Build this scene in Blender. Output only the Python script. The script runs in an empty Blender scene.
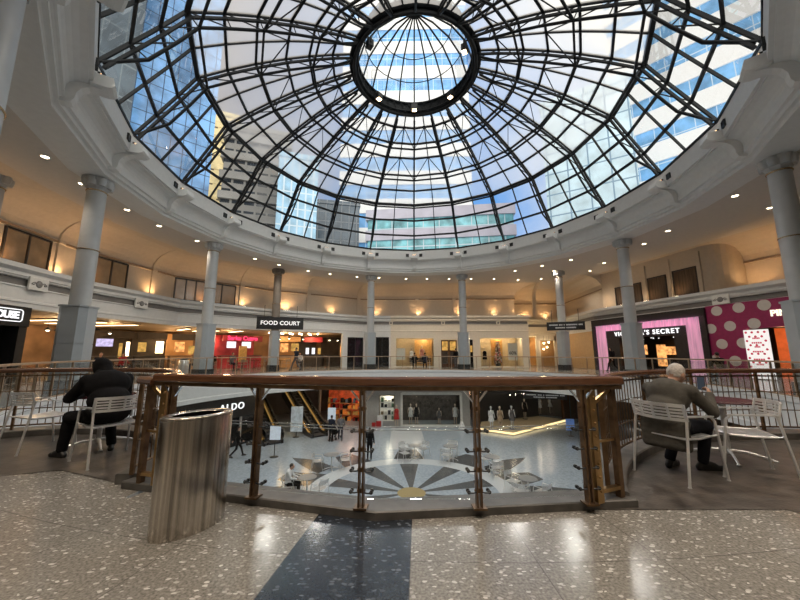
import bpy, bmesh, math, random
from mathutils import Vector, Matrix, noise
R = math.radians
random.seed(7)
sc = bpy.context.scene
COL = sc.collection
PI = math.pi

# ------------------------------------------------------------------ helpers
class MB:
    """collects vertices and faces and links them as ONE mesh object"""
    def __init__(s): s.v = []; s.f = []; s.m = []; s.s = []
    def add(s, vs, fs, m=0, sm=False):
        b = len(s.v); s.v += [tuple(v) for v in vs]
        for f in fs: s.f.append(tuple(i + b for i in f)); s.m.append(m); s.s.append(sm)
        return s
    def box(s, c, d, rz=0, m=0, M=None):
        hx, hy, hz = d[0]/2, d[1]/2, d[2]/2
        T = M if M is not None else Matrix.Translation(c) @ Matrix.Rotation(rz, 4, 'Z')
        vs = [T @ Vector((x, y, z)) for x in (-hx, hx) for y in (-hy, hy) for z in (-hz, hz)]
        return s.add(vs, [(0,1,3,2),(4,6,7,5),(0,4,5,1),(2,3,7,6),(0,2,6,4),(1,5,7,3)], m)
    def bar(s, p0, p1, w, h=None, m=0, up=(0,0,1)):
        """rectangular bar from p0 to p1, w across, h along 'up'"""
        p0, p1 = Vector(p0), Vector(p1); h = h or w
        d = (p1-p0).normalized(); u = Vector(up)
        if abs(d.dot(u)) > .98: u = Vector((0,1,0))
        x = d.cross(u).normalized(); y = x.cross(d)
        vs = [p + x*a*w/2 + y*b*h/2 for p in (p0,p1) for a,b in ((-1,-1),(1,-1),(1,1),(-1,1))]
        return s.add(vs, [(3,2,1,0),(4,5,6,7),(0,1,5,4),(1,2,6,5),(2,3,7,6),(3,0,4,7)], m)
    def tube(s, pts, r, n=8, m=0, closed=False, r1=None, sm=True):
        pts = [Vector(p) for p in pts]; k = len(pts); vs = []; fs = []
        prev = None
        for i, p in enumerate(pts):
            if closed: d = pts[(i+1) % k] - pts[i-1]
            else: d = pts[min(i+1,k-1)] - pts[max(i-1,0)]
            d.normalize()
            if prev is None:
                u = Vector((0,0,1)) if abs(d.z) < .9 else Vector((1,0,0))
                x = d.cross(u).normalized()
            else:
                x = prev - d*prev.dot(d)
                x = x.normalized() if x.length > 1e-6 else d.orthogonal().normalized()
            prev = x; y = d.cross(x)
            rr = r if r1 is None else r + (r1-r)*i/(k-1)
            vs += [p + x*rr*math.cos(2*PI*j/n) + y*rr*math.sin(2*PI*j/n) for j in range(n)]
        for i in range(k if closed else k-1):
            a = i*n; b = ((i+1) % k)*n
            for j in range(n):
                fs.append((a+j, a+(j+1)%n, b+(j+1)%n, b+j))
        s.add(vs, fs, m, sm)
        if not closed: s.add(vs[:n], [tuple(range(n))[::-1]], m); s.add(vs[-n:], [tuple(range(n))], m)
        return s
    def lathe(s, prof, c=(0,0,0), n=24, m=0, sx=1, sy=1, rz=0, cap=True, sm=True):
        cz, sz = math.cos(rz), math.sin(rz); vs = []; fs = []
        for r, z in prof:
            for j in range(n):
                a = 2*PI*j/n; x, y = r*sx*math.cos(a), r*sy*math.sin(a)
                vs.append((c[0]+x*cz-y*sz, c[1]+x*sz+y*cz, c[2]+z))
        for i in range(len(prof)-1):
            for j in range(n):
                fs.append((i*n+j, i*n+(j+1)%n, (i+1)*n+(j+1)%n, (i+1)*n+j))
        s.add(vs, fs, m, sm)
        if cap:
            s.add(vs[:n], [tuple(range(n))[::-1]], m); s.add(vs[-n:], [tuple(range(n))], m)
        return s
    def ell(s, c, rad, M=None, n=14, k=9, m=0):
        vs = []; fs = []; T = M if M is not None else Matrix.Identity(3); c = Vector(c)
        for i in range(1, k):
            t = PI*i/k
            for j in range(n):
                a = 2*PI*j/n
                vs.append(c + T @ Vector((rad[0]*math.sin(t)*math.cos(a), rad[1]*math.sin(t)*math.sin(a), rad[2]*math.cos(t))))
        top = len(vs); vs.append(c + T @ Vector((0,0,rad[2]))); vs.append(c + T @ Vector((0,0,-rad[2])))
        for i in range(k-2):
            for j in range(n): fs.append((i*n+j, (i+1)*n+j, (i+1)*n+(j+1)%n, i*n+(j+1)%n))
        for j in range(n):
            fs.append((top, j, (j+1)%n)); fs.append((top+1, (k-2)*n+(j+1)%n, (k-2)*n+j))
        return s.add(vs, fs, m, True)
    def cap(s, p0, p1, r0, r1, n=12, m=0):
        """tapered capsule"""
        p0, p1 = Vector(p0), Vector(p1); d = (p1-p0)
        d = d.normalized() if d.length > 1e-6 else Vector((0,0,1))
        x = d.orthogonal().normalized(); y = d.cross(x); vs = []; fs = []; rings = []
        for t in (-80,-50,-20): rings.append((p0 + d*r0*math.sin(R(t)), r0*math.cos(R(t))))
        for t in (20,50,80): rings.append((p1 + d*r1*math.sin(R(t)), r1*math.cos(R(t))))
        for c, r in rings: vs += [c + x*r*math.cos(2*PI*j/n) + y*r*math.sin(2*PI*j/n) for j in range(n)]
        for i in range(5):
            for j in range(n): fs.append((i*n+j, i*n+(j+1)%n, (i+1)*n+(j+1)%n, (i+1)*n+j))
        fs.append(tuple(range(n))[::-1]); fs.append(tuple(range(5*n, 6*n)))
        return s.add(vs, fs, m, True)
    def prism(s, poly, z0, z1, m=0, ms=None):
        n = len(poly); vs = [(x,y,z0) for x,y in poly] + [(x,y,z1) for x,y in poly]
        s.add(vs, [tuple(range(n))[::-1], tuple(range(n,2*n))], m)
        return s.add(vs, [(i,(i+1)%n,n+(i+1)%n,n+i) for i in range(n)], m if ms is None else ms)
    def sweep(s, path, prof, m=0, closed=False, sm=False, capends=True):
        """profile of (offset to the left of travel, z) along a plan polyline, mitred"""
        k = len(path); P = [Vector((p[0],p[1])) for p in path]; vs = []; fs = []; n = len(prof)
        for i in range(k):
            a = P[i-1] if (closed or i) else None; b = P[(i+1)%k] if (closed or i < k-1) else None
            ns = []
            if a is not None: d = (P[i]-a).normalized(); ns.append(Vector((-d.y,d.x)))
            if b is not None: d = (b-P[i]).normalized(); ns.append(Vector((-d.y,d.x)))
            if len(ns) == 2:
                mm = (ns[0]+ns[1]); mm = mm/max(mm.dot(ns[0]), .3)
            else: mm = ns[0]
            vs += [(P[i].x+mm.x*o, P[i].y+mm.y*o, z) for o, z in prof]
        for i in range(k if closed else k-1):
            a, b = i*n, ((i+1)%k)*n
            for j in range(n-1): fs.append((a+j, a+j+1, b+j+1, b+j))
        s.add(vs, fs, m, sm)
        if not closed and capends and n > 2:
            s.add(vs[:n], [tuple(range(n))], m); s.add(vs[-n:], [tuple(range(n))[::-1]], m)
        return s
    def quad(s, pts, m=0): return s.add(pts, [tuple(range(len(pts)))], m)
    def build(s, name, mats, parent=None, local=False, bevel=0, origin=True):
        if not isinstance(mats, (list, tuple)): mats = [mats]
        me = bpy.data.meshes.new(name)
        V = [Vector(v) for v in s.v]; off = Vector((0,0,0))
        if parent is not None:
            if not local:
                Mi = WM(parent).inverted(); V = [Mi @ v for v in V]
        elif origin and V:
            lo = Vector([min(v[i] for v in V) for i in range(3)]); hi = Vector([max(v[i] for v in V) for i in range(3)])
            off = Vector(((lo.x+hi.x)/2, (lo.y+hi.y)/2, lo.z)); V = [v-off for v in V]
        me.from_pydata([tuple(v) for v in V], [], s.f)
        for mt in mats: me.materials.append(mt)
        me.polygons.foreach_set('material_index', s.m)
        me.polygons.foreach_set('use_smooth', s.s)
        bm = bmesh.new(); bm.from_mesh(me); bmesh.ops.recalc_face_normals(bm, faces=bm.faces); bm.to_mesh(me); bm.free()
        me.update()
        o = bpy.data.objects.new(name, me); COL.objects.link(o); o.location = off
        if parent is not None: o.parent = parent
        if bevel:
            b = o.modifiers.new('bevel', 'BEVEL'); b.width = bevel; b.segments = 2; b.limit_method = 'ANGLE'
        return o

def WM(o):
    M = o.matrix_basis.copy()
    while o.parent is not None: o = o.parent; M = o.matrix_basis @ M
    return M
def tag(o, label, cat, group=None, kind=None):
    if label: o['label'] = label
    if cat: o['category'] = cat
    if group: o['group'] = group
    if kind: o['kind'] = kind
    return o
def thing(name, label, cat, loc=(0,0,0), rz=0, group=None):
    o = bpy.data.objects.new(name, None); COL.objects.link(o); o.empty_display_size = .1
    o.location = loc; o.rotation_euler = (0,0,rz)
    return tag(o, label, cat, group)
def struct(o): o['kind'] = 'structure'; return o
def copy_tree(o, parent=None):
    c = o.copy(); COL.objects.link(c); c.parent = parent
    for ch in [x for x in bpy.data.objects if x.parent is o]: copy_tree(ch, c)
    return c
KIDS = {}
def dup(o, loc, rz, label=None, group=None):
    c = copy_tree(o); c.location = loc; c.rotation_euler = (0,0,rz)
    if label: c['label'] = label
    if group: c['group'] = group
    return c
def light(name, typ, loc, power, color, parent=None, rot=None, **kw):
    l = bpy.data.lights.new(name, typ); l.energy = power; l.color = color
    for k, v in kw.items(): setattr(l, k, v)
    o = bpy.data.objects.new(name, l); COL.objects.link(o)
    M = Matrix.Translation(loc)
    if rot is not None: M = M @ rot.to_4x4()
    if parent is not None:
        o.parent = parent; M = WM(parent).inverted() @ M
    o.matrix_basis = M
    return o
def aim(d): return Vector(d).to_track_quat('-Z', 'Y').to_matrix()

# ------------------------------------------------------------------ materials
def newmat(name):
    m = bpy.data.materials.new(name); m.use_nodes = True
    nt = m.node_tree; nt.nodes.clear()
    out = nt.nodes.new('ShaderNodeOutputMaterial')
    return m, nt, out
def N(nt, t, **kw):
    n = nt.nodes.new(t)
    for k, v in kw.items():
        if hasattr(n, k): setattr(n, k, v)
        else: n.inputs[k].default_value = v
    return n
def mat(name, col, rough=.5, metal=0, var=.08, scale=6, bump=0, bscale=40, emit=None, es=0, spec=.5, coat=0, stretch=None):
    m, nt, out = newmat(name); b = N(nt, 'ShaderNodeBsdfPrincipled')
    b.inputs['Roughness'].default_value = rough; b.inputs['Metallic'].default_value = metal
    b.inputs['Specular IOR Level'].default_value = spec
    if coat: b.inputs['Coat Weight'].default_value = coat; b.inputs['Coat Roughness'].default_value = .08
    tc = N(nt, 'ShaderNodeTexCoord'); src = tc.outputs['Object']
    if stretch:
        mp = N(nt, 'ShaderNodeMapping'); mp.inputs['Scale'].default_value = stretch
        nt.links.new(src, mp.inputs['Vector']); src = mp.outputs['Vector']
    ns = N(nt, 'ShaderNodeTexNoise'); ns.inputs['Scale'].default_value = scale; ns.inputs['Detail'].default_value = 3
    nt.links.new(src, ns.inputs['Vector'])
    rp = N(nt, 'ShaderNodeValToRGB')
    c0 = [max(0, c*(1-var)) for c in col[:3]]; c1 = [min(1, c*(1+var)) for c in col[:3]]
    rp.color_ramp.elements[0].color = (*c0, 1); rp.color_ramp.elements[1].color = (*c1, 1)
    rp.color_ramp.elements[0].position = .3; rp.color_ramp.elements[1].position = .7
    nt.links.new(ns.outputs['Fac'], rp.inputs['Fac']); nt.links.new(rp.outputs['Color'], b.inputs['Base Color'])
    if bump:
        n2 = N(nt, 'ShaderNodeTexNoise'); n2.inputs['Scale'].default_value = bscale; nt.links.new(src, n2.inputs['Vector'])
        bp = N(nt, 'ShaderNodeBump'); bp.inputs['Strength'].default_value = bump; bp.inputs['Distance'].default_value = .02
        nt.links.new(n2.outputs['Fac'], bp.inputs['Height']); nt.links.new(bp.outputs['Normal'], b.inputs['Normal'])
    if emit:
        b.inputs['Emission Color'].default_value = (*emit, 1); b.inputs['Emission Strength'].default_value = es
    nt.links.new(b.outputs['BSDF'], out.inputs['Surface'])
    return m
def emis(name, col, strength, var=0, scale=8):
    m, nt, out = newmat(name); e = N(nt, 'ShaderNodeEmission'); e.inputs['Strength'].default_value = strength
    e.inputs['Color'].default_value = (*col, 1)
    if var:
        tc = N(nt, 'ShaderNodeTexCoord'); ns = N(nt, 'ShaderNodeTexNoise'); ns.inputs['Scale'].default_value = scale
        nt.links.new(tc.outputs['Object'], ns.inputs['Vector']); rp = N(nt, 'ShaderNodeValToRGB')
        rp.color_ramp.elements[0].position = .35; rp.color_ramp.elements[1].position = .65
        rp.color_ramp.elements[0].color = (*[c*(1-var) for c in col], 1); rp.color_ramp.elements[1].color = (*col, 1)
        nt.links.new(ns.outputs['Fac'], rp.inputs['Fac']); nt.links.new(rp.outputs['Color'], e.inputs['Color'])
    nt.links.new(e.outputs[0], out.inputs['Surface']); return m
def glassy(name, tint=(1,1,1), refl=.06, rough=.02, frost=0, fcol=(1,1,1)):
    m, nt, out = newmat(name)
    t = N(nt, 'ShaderNodeBsdfTransparent'); t.inputs['Color'].default_value = (*tint, 1)
    g = N(nt, 'ShaderNodeBsdfGlossy'); g.inputs['Roughness'].default_value = rough
    ly = N(nt, 'ShaderNodeLayerWeight'); ly.inputs['Blend'].default_value = .25
    mu = N(nt, 'ShaderNodeMath', operation='MULTIPLY_ADD'); mu.inputs[1].default_value = .35; mu.inputs[2].default_value = refl
    nt.links.new(ly.outputs['Fresnel'], mu.inputs[0])
    src = t.outputs[0]
    if frost:
        tl = N(nt, 'ShaderNodeBsdfTranslucent'); tl.inputs['Color'].default_value = (*fcol, 1)
        mf = N(nt, 'ShaderNodeMixShader'); mf.inputs[0].default_value = frost
        nt.links.new(src, mf.inputs[1]); nt.links.new(tl.outputs[0], mf.inputs[2]); src = mf.outputs[0]
    mx = N(nt, 'ShaderNodeMixShader')
    if frost: mx.inputs[0].default_value = refl
    else: nt.links.new(mu.outputs[0], mx.inputs[0])
    nt.links.new(src, mx.inputs[1]); nt.links.new(g.outputs[0], mx.inputs[2])
    nt.links.new(mx.outputs[0], out.inputs['Surface']); return m

def terrazzo(name, base, chips, dark, rough=.16, strip=None):
    """polished stone with angular chips; 'strip' = (cx, cy, half angles) lays a darker radial band"""
    m, nt, out = newmat(name); b = N(nt, 'ShaderNodeBsdfPrincipled'); L = nt.links
    geo = N(nt, 'ShaderNodeNewGeometry')
    def layer(col0, chipc, seed):
        mp = N(nt, 'ShaderNodeMapping'); mp.inputs['Scale'].default_value = (1, 1.7, 1); mp.inputs['Rotation'].default_value = (0,0,.5+seed)
        L.new(geo.outputs['Position'], mp.inputs['Vector'])
        dn = N(nt, 'ShaderNodeTexNoise'); dn.inputs['Scale'].default_value = 14; L.new(mp.outputs[0], dn.inputs['Vector'])
        av = N(nt, 'ShaderNodeMix'); av.data_type = 'RGBA'; av.blend_type = 'ADD'; av.inputs[0].default_value = .05
        L.new(mp.outputs[0], av.inputs[6]); L.new(dn.outputs['Color'], av.inputs[7])
        vo = N(nt, 'ShaderNodeTexVoronoi'); vo.inputs['Scale'].default_value = 26; vo.feature = 'F1'
        L.new(av.outputs[2], vo.inputs['Vector'])
        sep = N(nt, 'ShaderNodeSeparateColor'); L.new(vo.outputs['Color'], sep.inputs[0])
        lt = N(nt, 'ShaderNodeMath', operation='LESS_THAN'); lt.inputs[1].default_value = .42; L.new(vo.outputs['Distance'], lt.inputs[0])
        gt = N(nt, 'ShaderNodeMath', operation='GREATER_THAN'); gt.inputs[1].default_value = .68; L.new(sep.outputs[0], gt.inputs[0])
        mu = N(nt, 'ShaderNodeMath', operation='MULTIPLY'); L.new(lt.outputs[0], mu.inputs[0]); L.new(gt.outputs[0], mu.inputs[1])
        mu2 = N(nt, 'ShaderNodeMath', operation='MULTIPLY'); L.new(mu.outputs[0], mu2.inputs[0]); L.new(sep.outputs[1], mu2.inputs[1])
        nz = N(nt, 'ShaderNodeTexNoise'); nz.inputs['Scale'].default_value = 60; nz.inputs['Detail'].default_value = 4; L.new(geo.outputs['Position'], nz.inputs['Vector'])
        rp = N(nt, 'ShaderNodeValToRGB'); rp.color_ramp.elements[0].position = .3; rp.color_ramp.elements[1].position = .7
        rp.color_ramp.elements[0].color = (*[c*.55 for c in col0], 1); rp.color_ramp.elements[1].color = (*[c*1.35 for c in col0], 1)
        L.new(nz.outputs['Fac'], rp.inputs['Fac'])
        mx = N(nt, 'ShaderNodeMix'); mx.data_type = 'RGBA'; L.new(mu2.outputs[0], mx.inputs[0]); L.new(rp.outputs[0], mx.inputs[6]); mx.inputs[7].default_value = (*chipc, 1)
        return mx.outputs[2]
    c = layer(base, chips, 0)
    if strip:
        cx, cy, a0, a1, dk, dchip = strip
        d = layer(dk, dchip, 1.1)
        sx = N(nt, 'ShaderNodeSeparateXYZ'); L.new(geo.outputs['Position'], sx.inputs[0])
        x = N(nt, 'ShaderNodeMath', operation='SUBTRACT'); x.inputs[1].default_value = cx; L.new(sx.outputs[0], x.inputs[0])
        y = N(nt, 'ShaderNodeMath', operation='SUBTRACT'); y.inputs[0].default_value = cy; L.new(sx.outputs[1], y.inputs[1])
        a = N(nt, 'ShaderNodeMath', operation='ARCTAN2'); L.new(x.outputs[0], a.inputs[0]); L.new(y.outputs[0], a.inputs[1])
        g = N(nt, 'ShaderNodeMath', operation='GREATER_THAN'); g.inputs[1].default_value = a0; L.new(a.outputs[0], g.inputs[0])
        l2 = N(nt, 'ShaderNodeMath', operation='LESS_THAN'); l2.inputs[1].default_value = a1; L.new(a.outputs[0], l2.inputs[0])
        mm = N(nt, 'ShaderNodeMath', operation='MULTIPLY'); L.new(g.outputs[0], mm.inputs[0]); L.new(l2.outputs[0], mm.inputs[1])
        mx = N(nt, 'ShaderNodeMix'); mx.data_type = 'RGBA'; L.new(mm.outputs[0], mx.inputs[0]); L.new(c, mx.inputs[6]); L.new(d, mx.inputs[7]); c = mx.outputs[2]
        # thin joints every 12 degrees and every 1.1 m of radius
        def joint(src, period, w, src_ph):
            ad = N(nt, 'ShaderNodeMath', operation='ADD'); ad.inputs[1].default_value = src_ph; L.new(src, ad.inputs[0])
            md = N(nt, 'ShaderNodeMath', operation='PINGPONG'); md.inputs[1].default_value = period/2; L.new(ad.outputs[0], md.inputs[0])
            ls = N(nt, 'ShaderNodeMath', operation='LESS_THAN'); ls.inputs[1].default_value = w; L.new(md.outputs[0], ls.inputs[0]); return ls.outputs[0]
        rx = N(nt, 'ShaderNodeVectorMath', operation='DISTANCE'); rx.inputs[1].default_value = (cx, cy, 0); L.new(geo.outputs['Position'], rx.inputs[0])
        j1 = joint(a.outputs[0], (a1-a0), .0003, -a0+10*(a1-a0)); j2 = joint(rx.outputs['Value'], 1.22, .004, -.05)
        jm = N(nt, 'ShaderNodeMath', operation='MAXIMUM'); L.new(j1, jm.inputs[0]); L.new(j2, jm.inputs[1])
        js = N(nt, 'ShaderNodeMath', operation='MULTIPLY'); js.inputs[1].default_value = .55; L.new(jm.outputs[0], js.inputs[0])
        mj = N(nt, 'ShaderNodeMix'); mj.data_type = 'RGBA'; L.new(js.outputs[0], mj.inputs[0]); L.new(c, mj.inputs[6]); mj.inputs[7].default_value = (*dark, 1); c = mj.outputs[2]
    L.new(c, b.inputs['Base Color']); b.inputs['Roughness'].default_value = rough
    L.new(b.outputs[0], out.inputs['Surface']); return m

def starfloor(name, cx, cy):
    """polished pale floor of the court below with an inlaid dark compass star"""
    m, nt, out = newmat(name); b = N(nt, 'ShaderNodeBsdfPrincipled'); L = nt.links
    geo = N(nt, 'ShaderNodeNewGeometry'); sx = N(nt, 'ShaderNodeSeparateXYZ'); L.new(geo.outputs['Position'], sx.inputs[0])
    def M(op, a, b_=None, c_=None):
        n = N(nt, 'ShaderNodeMath', operation=op)
        for i, v in enumerate((a, b_, c_)):
            if v is None: continue
            if isinstance(v, (int, float)): n.inputs[i].default_value = v
            else: L.new(v, n.inputs[i])
        return n.outputs[0]
    x = M('SUBTRACT', sx.outputs[0], cx); y = M('SUBTRACT', sx.outputs[1], cy)
    r = M('SQRT', M('ADD', M('MULTIPLY', x, x), M('MULTIPLY', y, y)))
    a = M('ARCTAN2', x, y)
    p = R(36)
    da = M('PINGPONG', M('ADD', a, p*10), p/2)                       # 0 on a spoke's middle
    w = R(7.5)
    spoke = M('MULTIPLY', M('LESS_THAN', da, w), M('LESS_THAN', r, 3.85))
    band = M('MULTIPLY', M('GREATER_THAN', r, 4.75), M('LESS_THAN', r, 6.6))
    trap = M('MULTIPLY', band, M('LESS_THAN', da, M('MULTIPLY_ADD', r, -.055, .44)))
    db = M('SUBTRACT', p/2, da)
    big = M('MULTIPLY', M('MULTIPLY', M('GREATER_THAN', r, 5.2), M('LESS_THAN', r, 8.4)), M('LESS_THAN', db, M('MULTIPLY_ADD', r, -.05, .42)))
    big = M('MULTIPLY', big, M('GREATER_THAN', M('ABSOLUTE', a), R(50)))
    dk = M('MAXIMUM', spoke, M('MAXIMUM', trap, big))
    ringw = M('MULTIPLY', M('GREATER_THAN', r, 3.85), M('LESS_THAN', r, 4.75))
    path = M('MULTIPLY', M('MULTIPLY', M('LESS_THAN', M('ABSOLUTE', x), 1.2), M('GREATER_THAN', y, 6.6)), 1)
    lt = M('MAXIMUM', ringw, path)
    gold = M('LESS_THAN', r, .62)
    nz = N(nt, 'ShaderNodeTexNoise'); nz.inputs['Scale'].default_value = 9; nz.inputs['Detail'].default_value = 6; L.new(geo.outputs['Position'], nz.inputs['Vector'])
    rp = N(nt, 'ShaderNodeValToRGB'); rp.color_ramp.elements[0].position = .3; rp.color_ramp.elements[1].position = .72
    rp.color_ramp.elements[0].color = (.235,.29,.35,1); rp.color_ramp.elements[1].color = (.38,.445,.52,1); L.new(nz.outputs['Fac'], rp.inputs['Fac'])
    def mixc(f, c0, c1):
        n = N(nt, 'ShaderNodeMix'); n.data_type = 'RGBA'; L.new(f, n.inputs[0]); L.new(c0, n.inputs[6]); n.inputs[7].default_value = (*c1, 1); return n.outputs[2]
    c = mixc(lt, rp.outputs[0], (.50,.54,.58)); c = mixc(dk, c, (.062,.068,.075)); c = mixc(gold, c, (.33,.26,.12))
    # paving joints
    jx = M('LESS_THAN', M('PINGPONG', M('ADD', r, 0), .6), .012)
    c2 = N(nt, 'ShaderNodeMix'); c2.data_type = 'RGBA'; L.new(M('MULTIPLY', jx, .25), c2.inputs[0]); L.new(c, c2.inputs[6]); c2.inputs[7].default_value = (.12,.13,.14,1)
    L.new(c2.outputs[2], b.inputs['Base Color']); b.inputs['Roughness'].default_value = .22
    L.new(b.outputs[0], out.inputs['Surface']); return m

def facade(name, glass, frame, fx, fz, wx, wz, gr=.12, axis='XY', metal=0, gvar=.25):
    """tower skin: glass with frames every fx metres across and fz metres up (wx, wz = frame share)"""
    m, nt, out = newmat(name); b = N(nt, 'ShaderNodeBsdfPrincipled'); L = nt.links
    tc = N(nt, 'ShaderNodeTexCoord'); sx = N(nt, 'ShaderNodeSeparateXYZ'); L.new(tc.outputs['Object'], sx.inputs[0])
    ad = N(nt, 'ShaderNodeMath', operation='ADD'); L.new(sx.outputs[0], ad.inputs[0]); L.new(sx.outputs[1], ad.inputs[1])
    def stripe(src, per, w):
        d = N(nt, 'ShaderNodeMath', operation='DIVIDE'); d.inputs[1].default_value = per; L.new(src, d.inputs[0])
        f = N(nt, 'ShaderNodeMath', operation='FRACT'); L.new(d.outputs[0], f.inputs[0])
        l = N(nt, 'ShaderNodeMath', operation='LESS_THAN'); l.inputs[1].default_value = w; L.new(f.outputs[0], l.inputs[0]); return l.outputs[0]
    mx = N(nt, 'ShaderNodeMath', operation='MAXIMUM'); L.new(stripe(ad.outputs[0], fx, wx), mx.inputs[0]); L.new(stripe(sx.outputs[2], fz, wz), mx.inputs[1])
    nz = N(nt, 'ShaderNodeTexNoise'); nz.inputs['Scale'].default_value = .35; nz.inputs['Detail'].default_value = 4; L.new(tc.outputs['Object'], nz.inputs['Vector'])
    rp = N(nt, 'ShaderNodeValToRGB'); rp.color_ramp.elements[0].position = .35; rp.color_ramp.elements[1].position = .65
    rp.color_ramp.elements[0].color = (*[c*(1-gvar) for c in glass],1); rp.color_ramp.elements[1].color = (*[min(1,c*(1+gvar)) for c in glass],1); L.new(nz.outputs['Fac'], rp.inputs['Fac'])
    mc = N(nt, 'ShaderNodeMix'); mc.data_type = 'RGBA'; L.new(mx.outputs[0], mc.inputs[0]); L.new(rp.outputs[0], mc.inputs[6]); mc.inputs[7].default_value = (*frame,1)
    mr = N(nt, 'ShaderNodeMath', operation='MULTIPLY_ADD'); mr.inputs[1].default_value = .6; mr.inputs[2].default_value = gr; L.new(mx.outputs[0], mr.inputs[0])
    L.new(mc.outputs[2], b.inputs['Base Color']); L.new(mr.outputs[0], b.inputs['Roughness'])
    b.inputs['Metallic'].default_value = metal
    L.new(b.outputs[0], out.inputs['Surface']); return m

WHITE = mat('white_paint', (.62,.64,.65), .55, var=.04)
RINGW = mat('ring_white_paint', (.72,.73,.72), .5, var=.03)
CEIL = mat('ceiling_paint', (.62,.58,.53), .7, var=.03)
CREAM = mat('cream_paint', (.68,.62,.52), .6, var=.05)
COLUMN = mat('column_grey', (.45,.47,.48), .38, var=.05, scale=3)
PANEL = mat('column_panel', (.36,.40,.43), .32, var=.05, scale=2)
BLACKM = mat('black_metal', (.018,.019,.02), .4, var=.3)
STEELDK = mat('dome_steel', (.010,.012,.014), .5, var=.3, spec=.25)
SILVER = mat('aluminium', (.80,.81,.82), .3, .7, var=.06, scale=20)
BRUSH = mat('brushed_steel', (.52,.48,.43), .26, 1, var=.5, scale=10, stretch=(3.2,3.2,.04))  # tall streaks in the colour stand in for highlights on the brushed steel
BRASS = mat('brass', (.42,.27,.12), .28, 1, var=.3, scale=9)
BRONZE = mat('bronze', (.15,.092,.05), .36, .8, var=.35, scale=12)
WOOD = mat('rail_wood', (.105,.045,.022), .26, 0, var=.3, scale=5, stretch=(1,1,14), coat=.4)
STONE = mat('dark_stone', (.075,.07,.064), .4, 0, var=.4, scale=7)
SLATE = mat('slate_tile', (.075,.066,.058), .33, 0, var=.55, scale=5, bump=.15, bscale=30)
GREYBAND = mat('grey_band', (.17,.165,.16), .6, var=.06)
CHROME = mat('chrome', (.7,.72,.74), .12, 1, var=.02)
RUBBER = mat('black_rubber', (.012,.012,.012), .6)
GLASS = glassy('rail_glass', (.97,.985,.98), .005)
PANE = glassy('clear_pane', (.93,.96,.98), .02)
FROST = glassy('frosted_pane', (.92,.95,.98), .02, .25, .38, (.93,.91,.88))
LAMPE = emis('lamp_glow', (1,.80,.52), 14)
WARME = emis('warm_strip', (1,.74,.42), 5.0)
WHITEE = emis('white_letters', (1,1,1), 1.3)

# ------------------------------------------------------------------ camera
CAMZ, PITCH, F = 1.32, .158, 332.
cam = bpy.data.cameras.new('camera'); co = bpy.data.objects.new('camera', cam); COL.objects.link(co)
co.location = (0,0,CAMZ); co.rotation_euler = (PI/2+PITCH, 0, 0)
cam.sensor_width = 36; cam.lens = F/800*36; cam.clip_start = .05; cam.clip_end = 800
sc.camera = co
def pray(x, y):
    cp, sp = math.cos(PITCH), math.sin(PITCH); a = (x-400)/F; b = -(y-300)/F
    return Vector((a, cp-b*sp, sp+b*cp))
def at(x, y, z):
    """the point at height z seen at pixel x, y of the photograph"""
    d = pray(x, y); return Vector((0,0,CAMZ)) + d*((z-CAMZ)/d.z)
def aty(x, y, Y):
    d = pray(x, y); return Vector((0,0,CAMZ)) + d*(Y/d.y)
def onwall(x, y, A, B):
    A, B = Vector(A), Vector(B); u = (B-A).normalized(); n = Vector((-u.y,u.x)); d = pray(x, y)
    t = n.dot(A)/(n.x*d.x+n.y*d.y); return Vector((0,0,CAMZ)) + d*t
CX, CY = .74, 14.6
def P(r, a, z=0.):
    return Vector((CX + r*math.sin(R(a)), CY + r*math.cos(R(a)), z))

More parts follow.
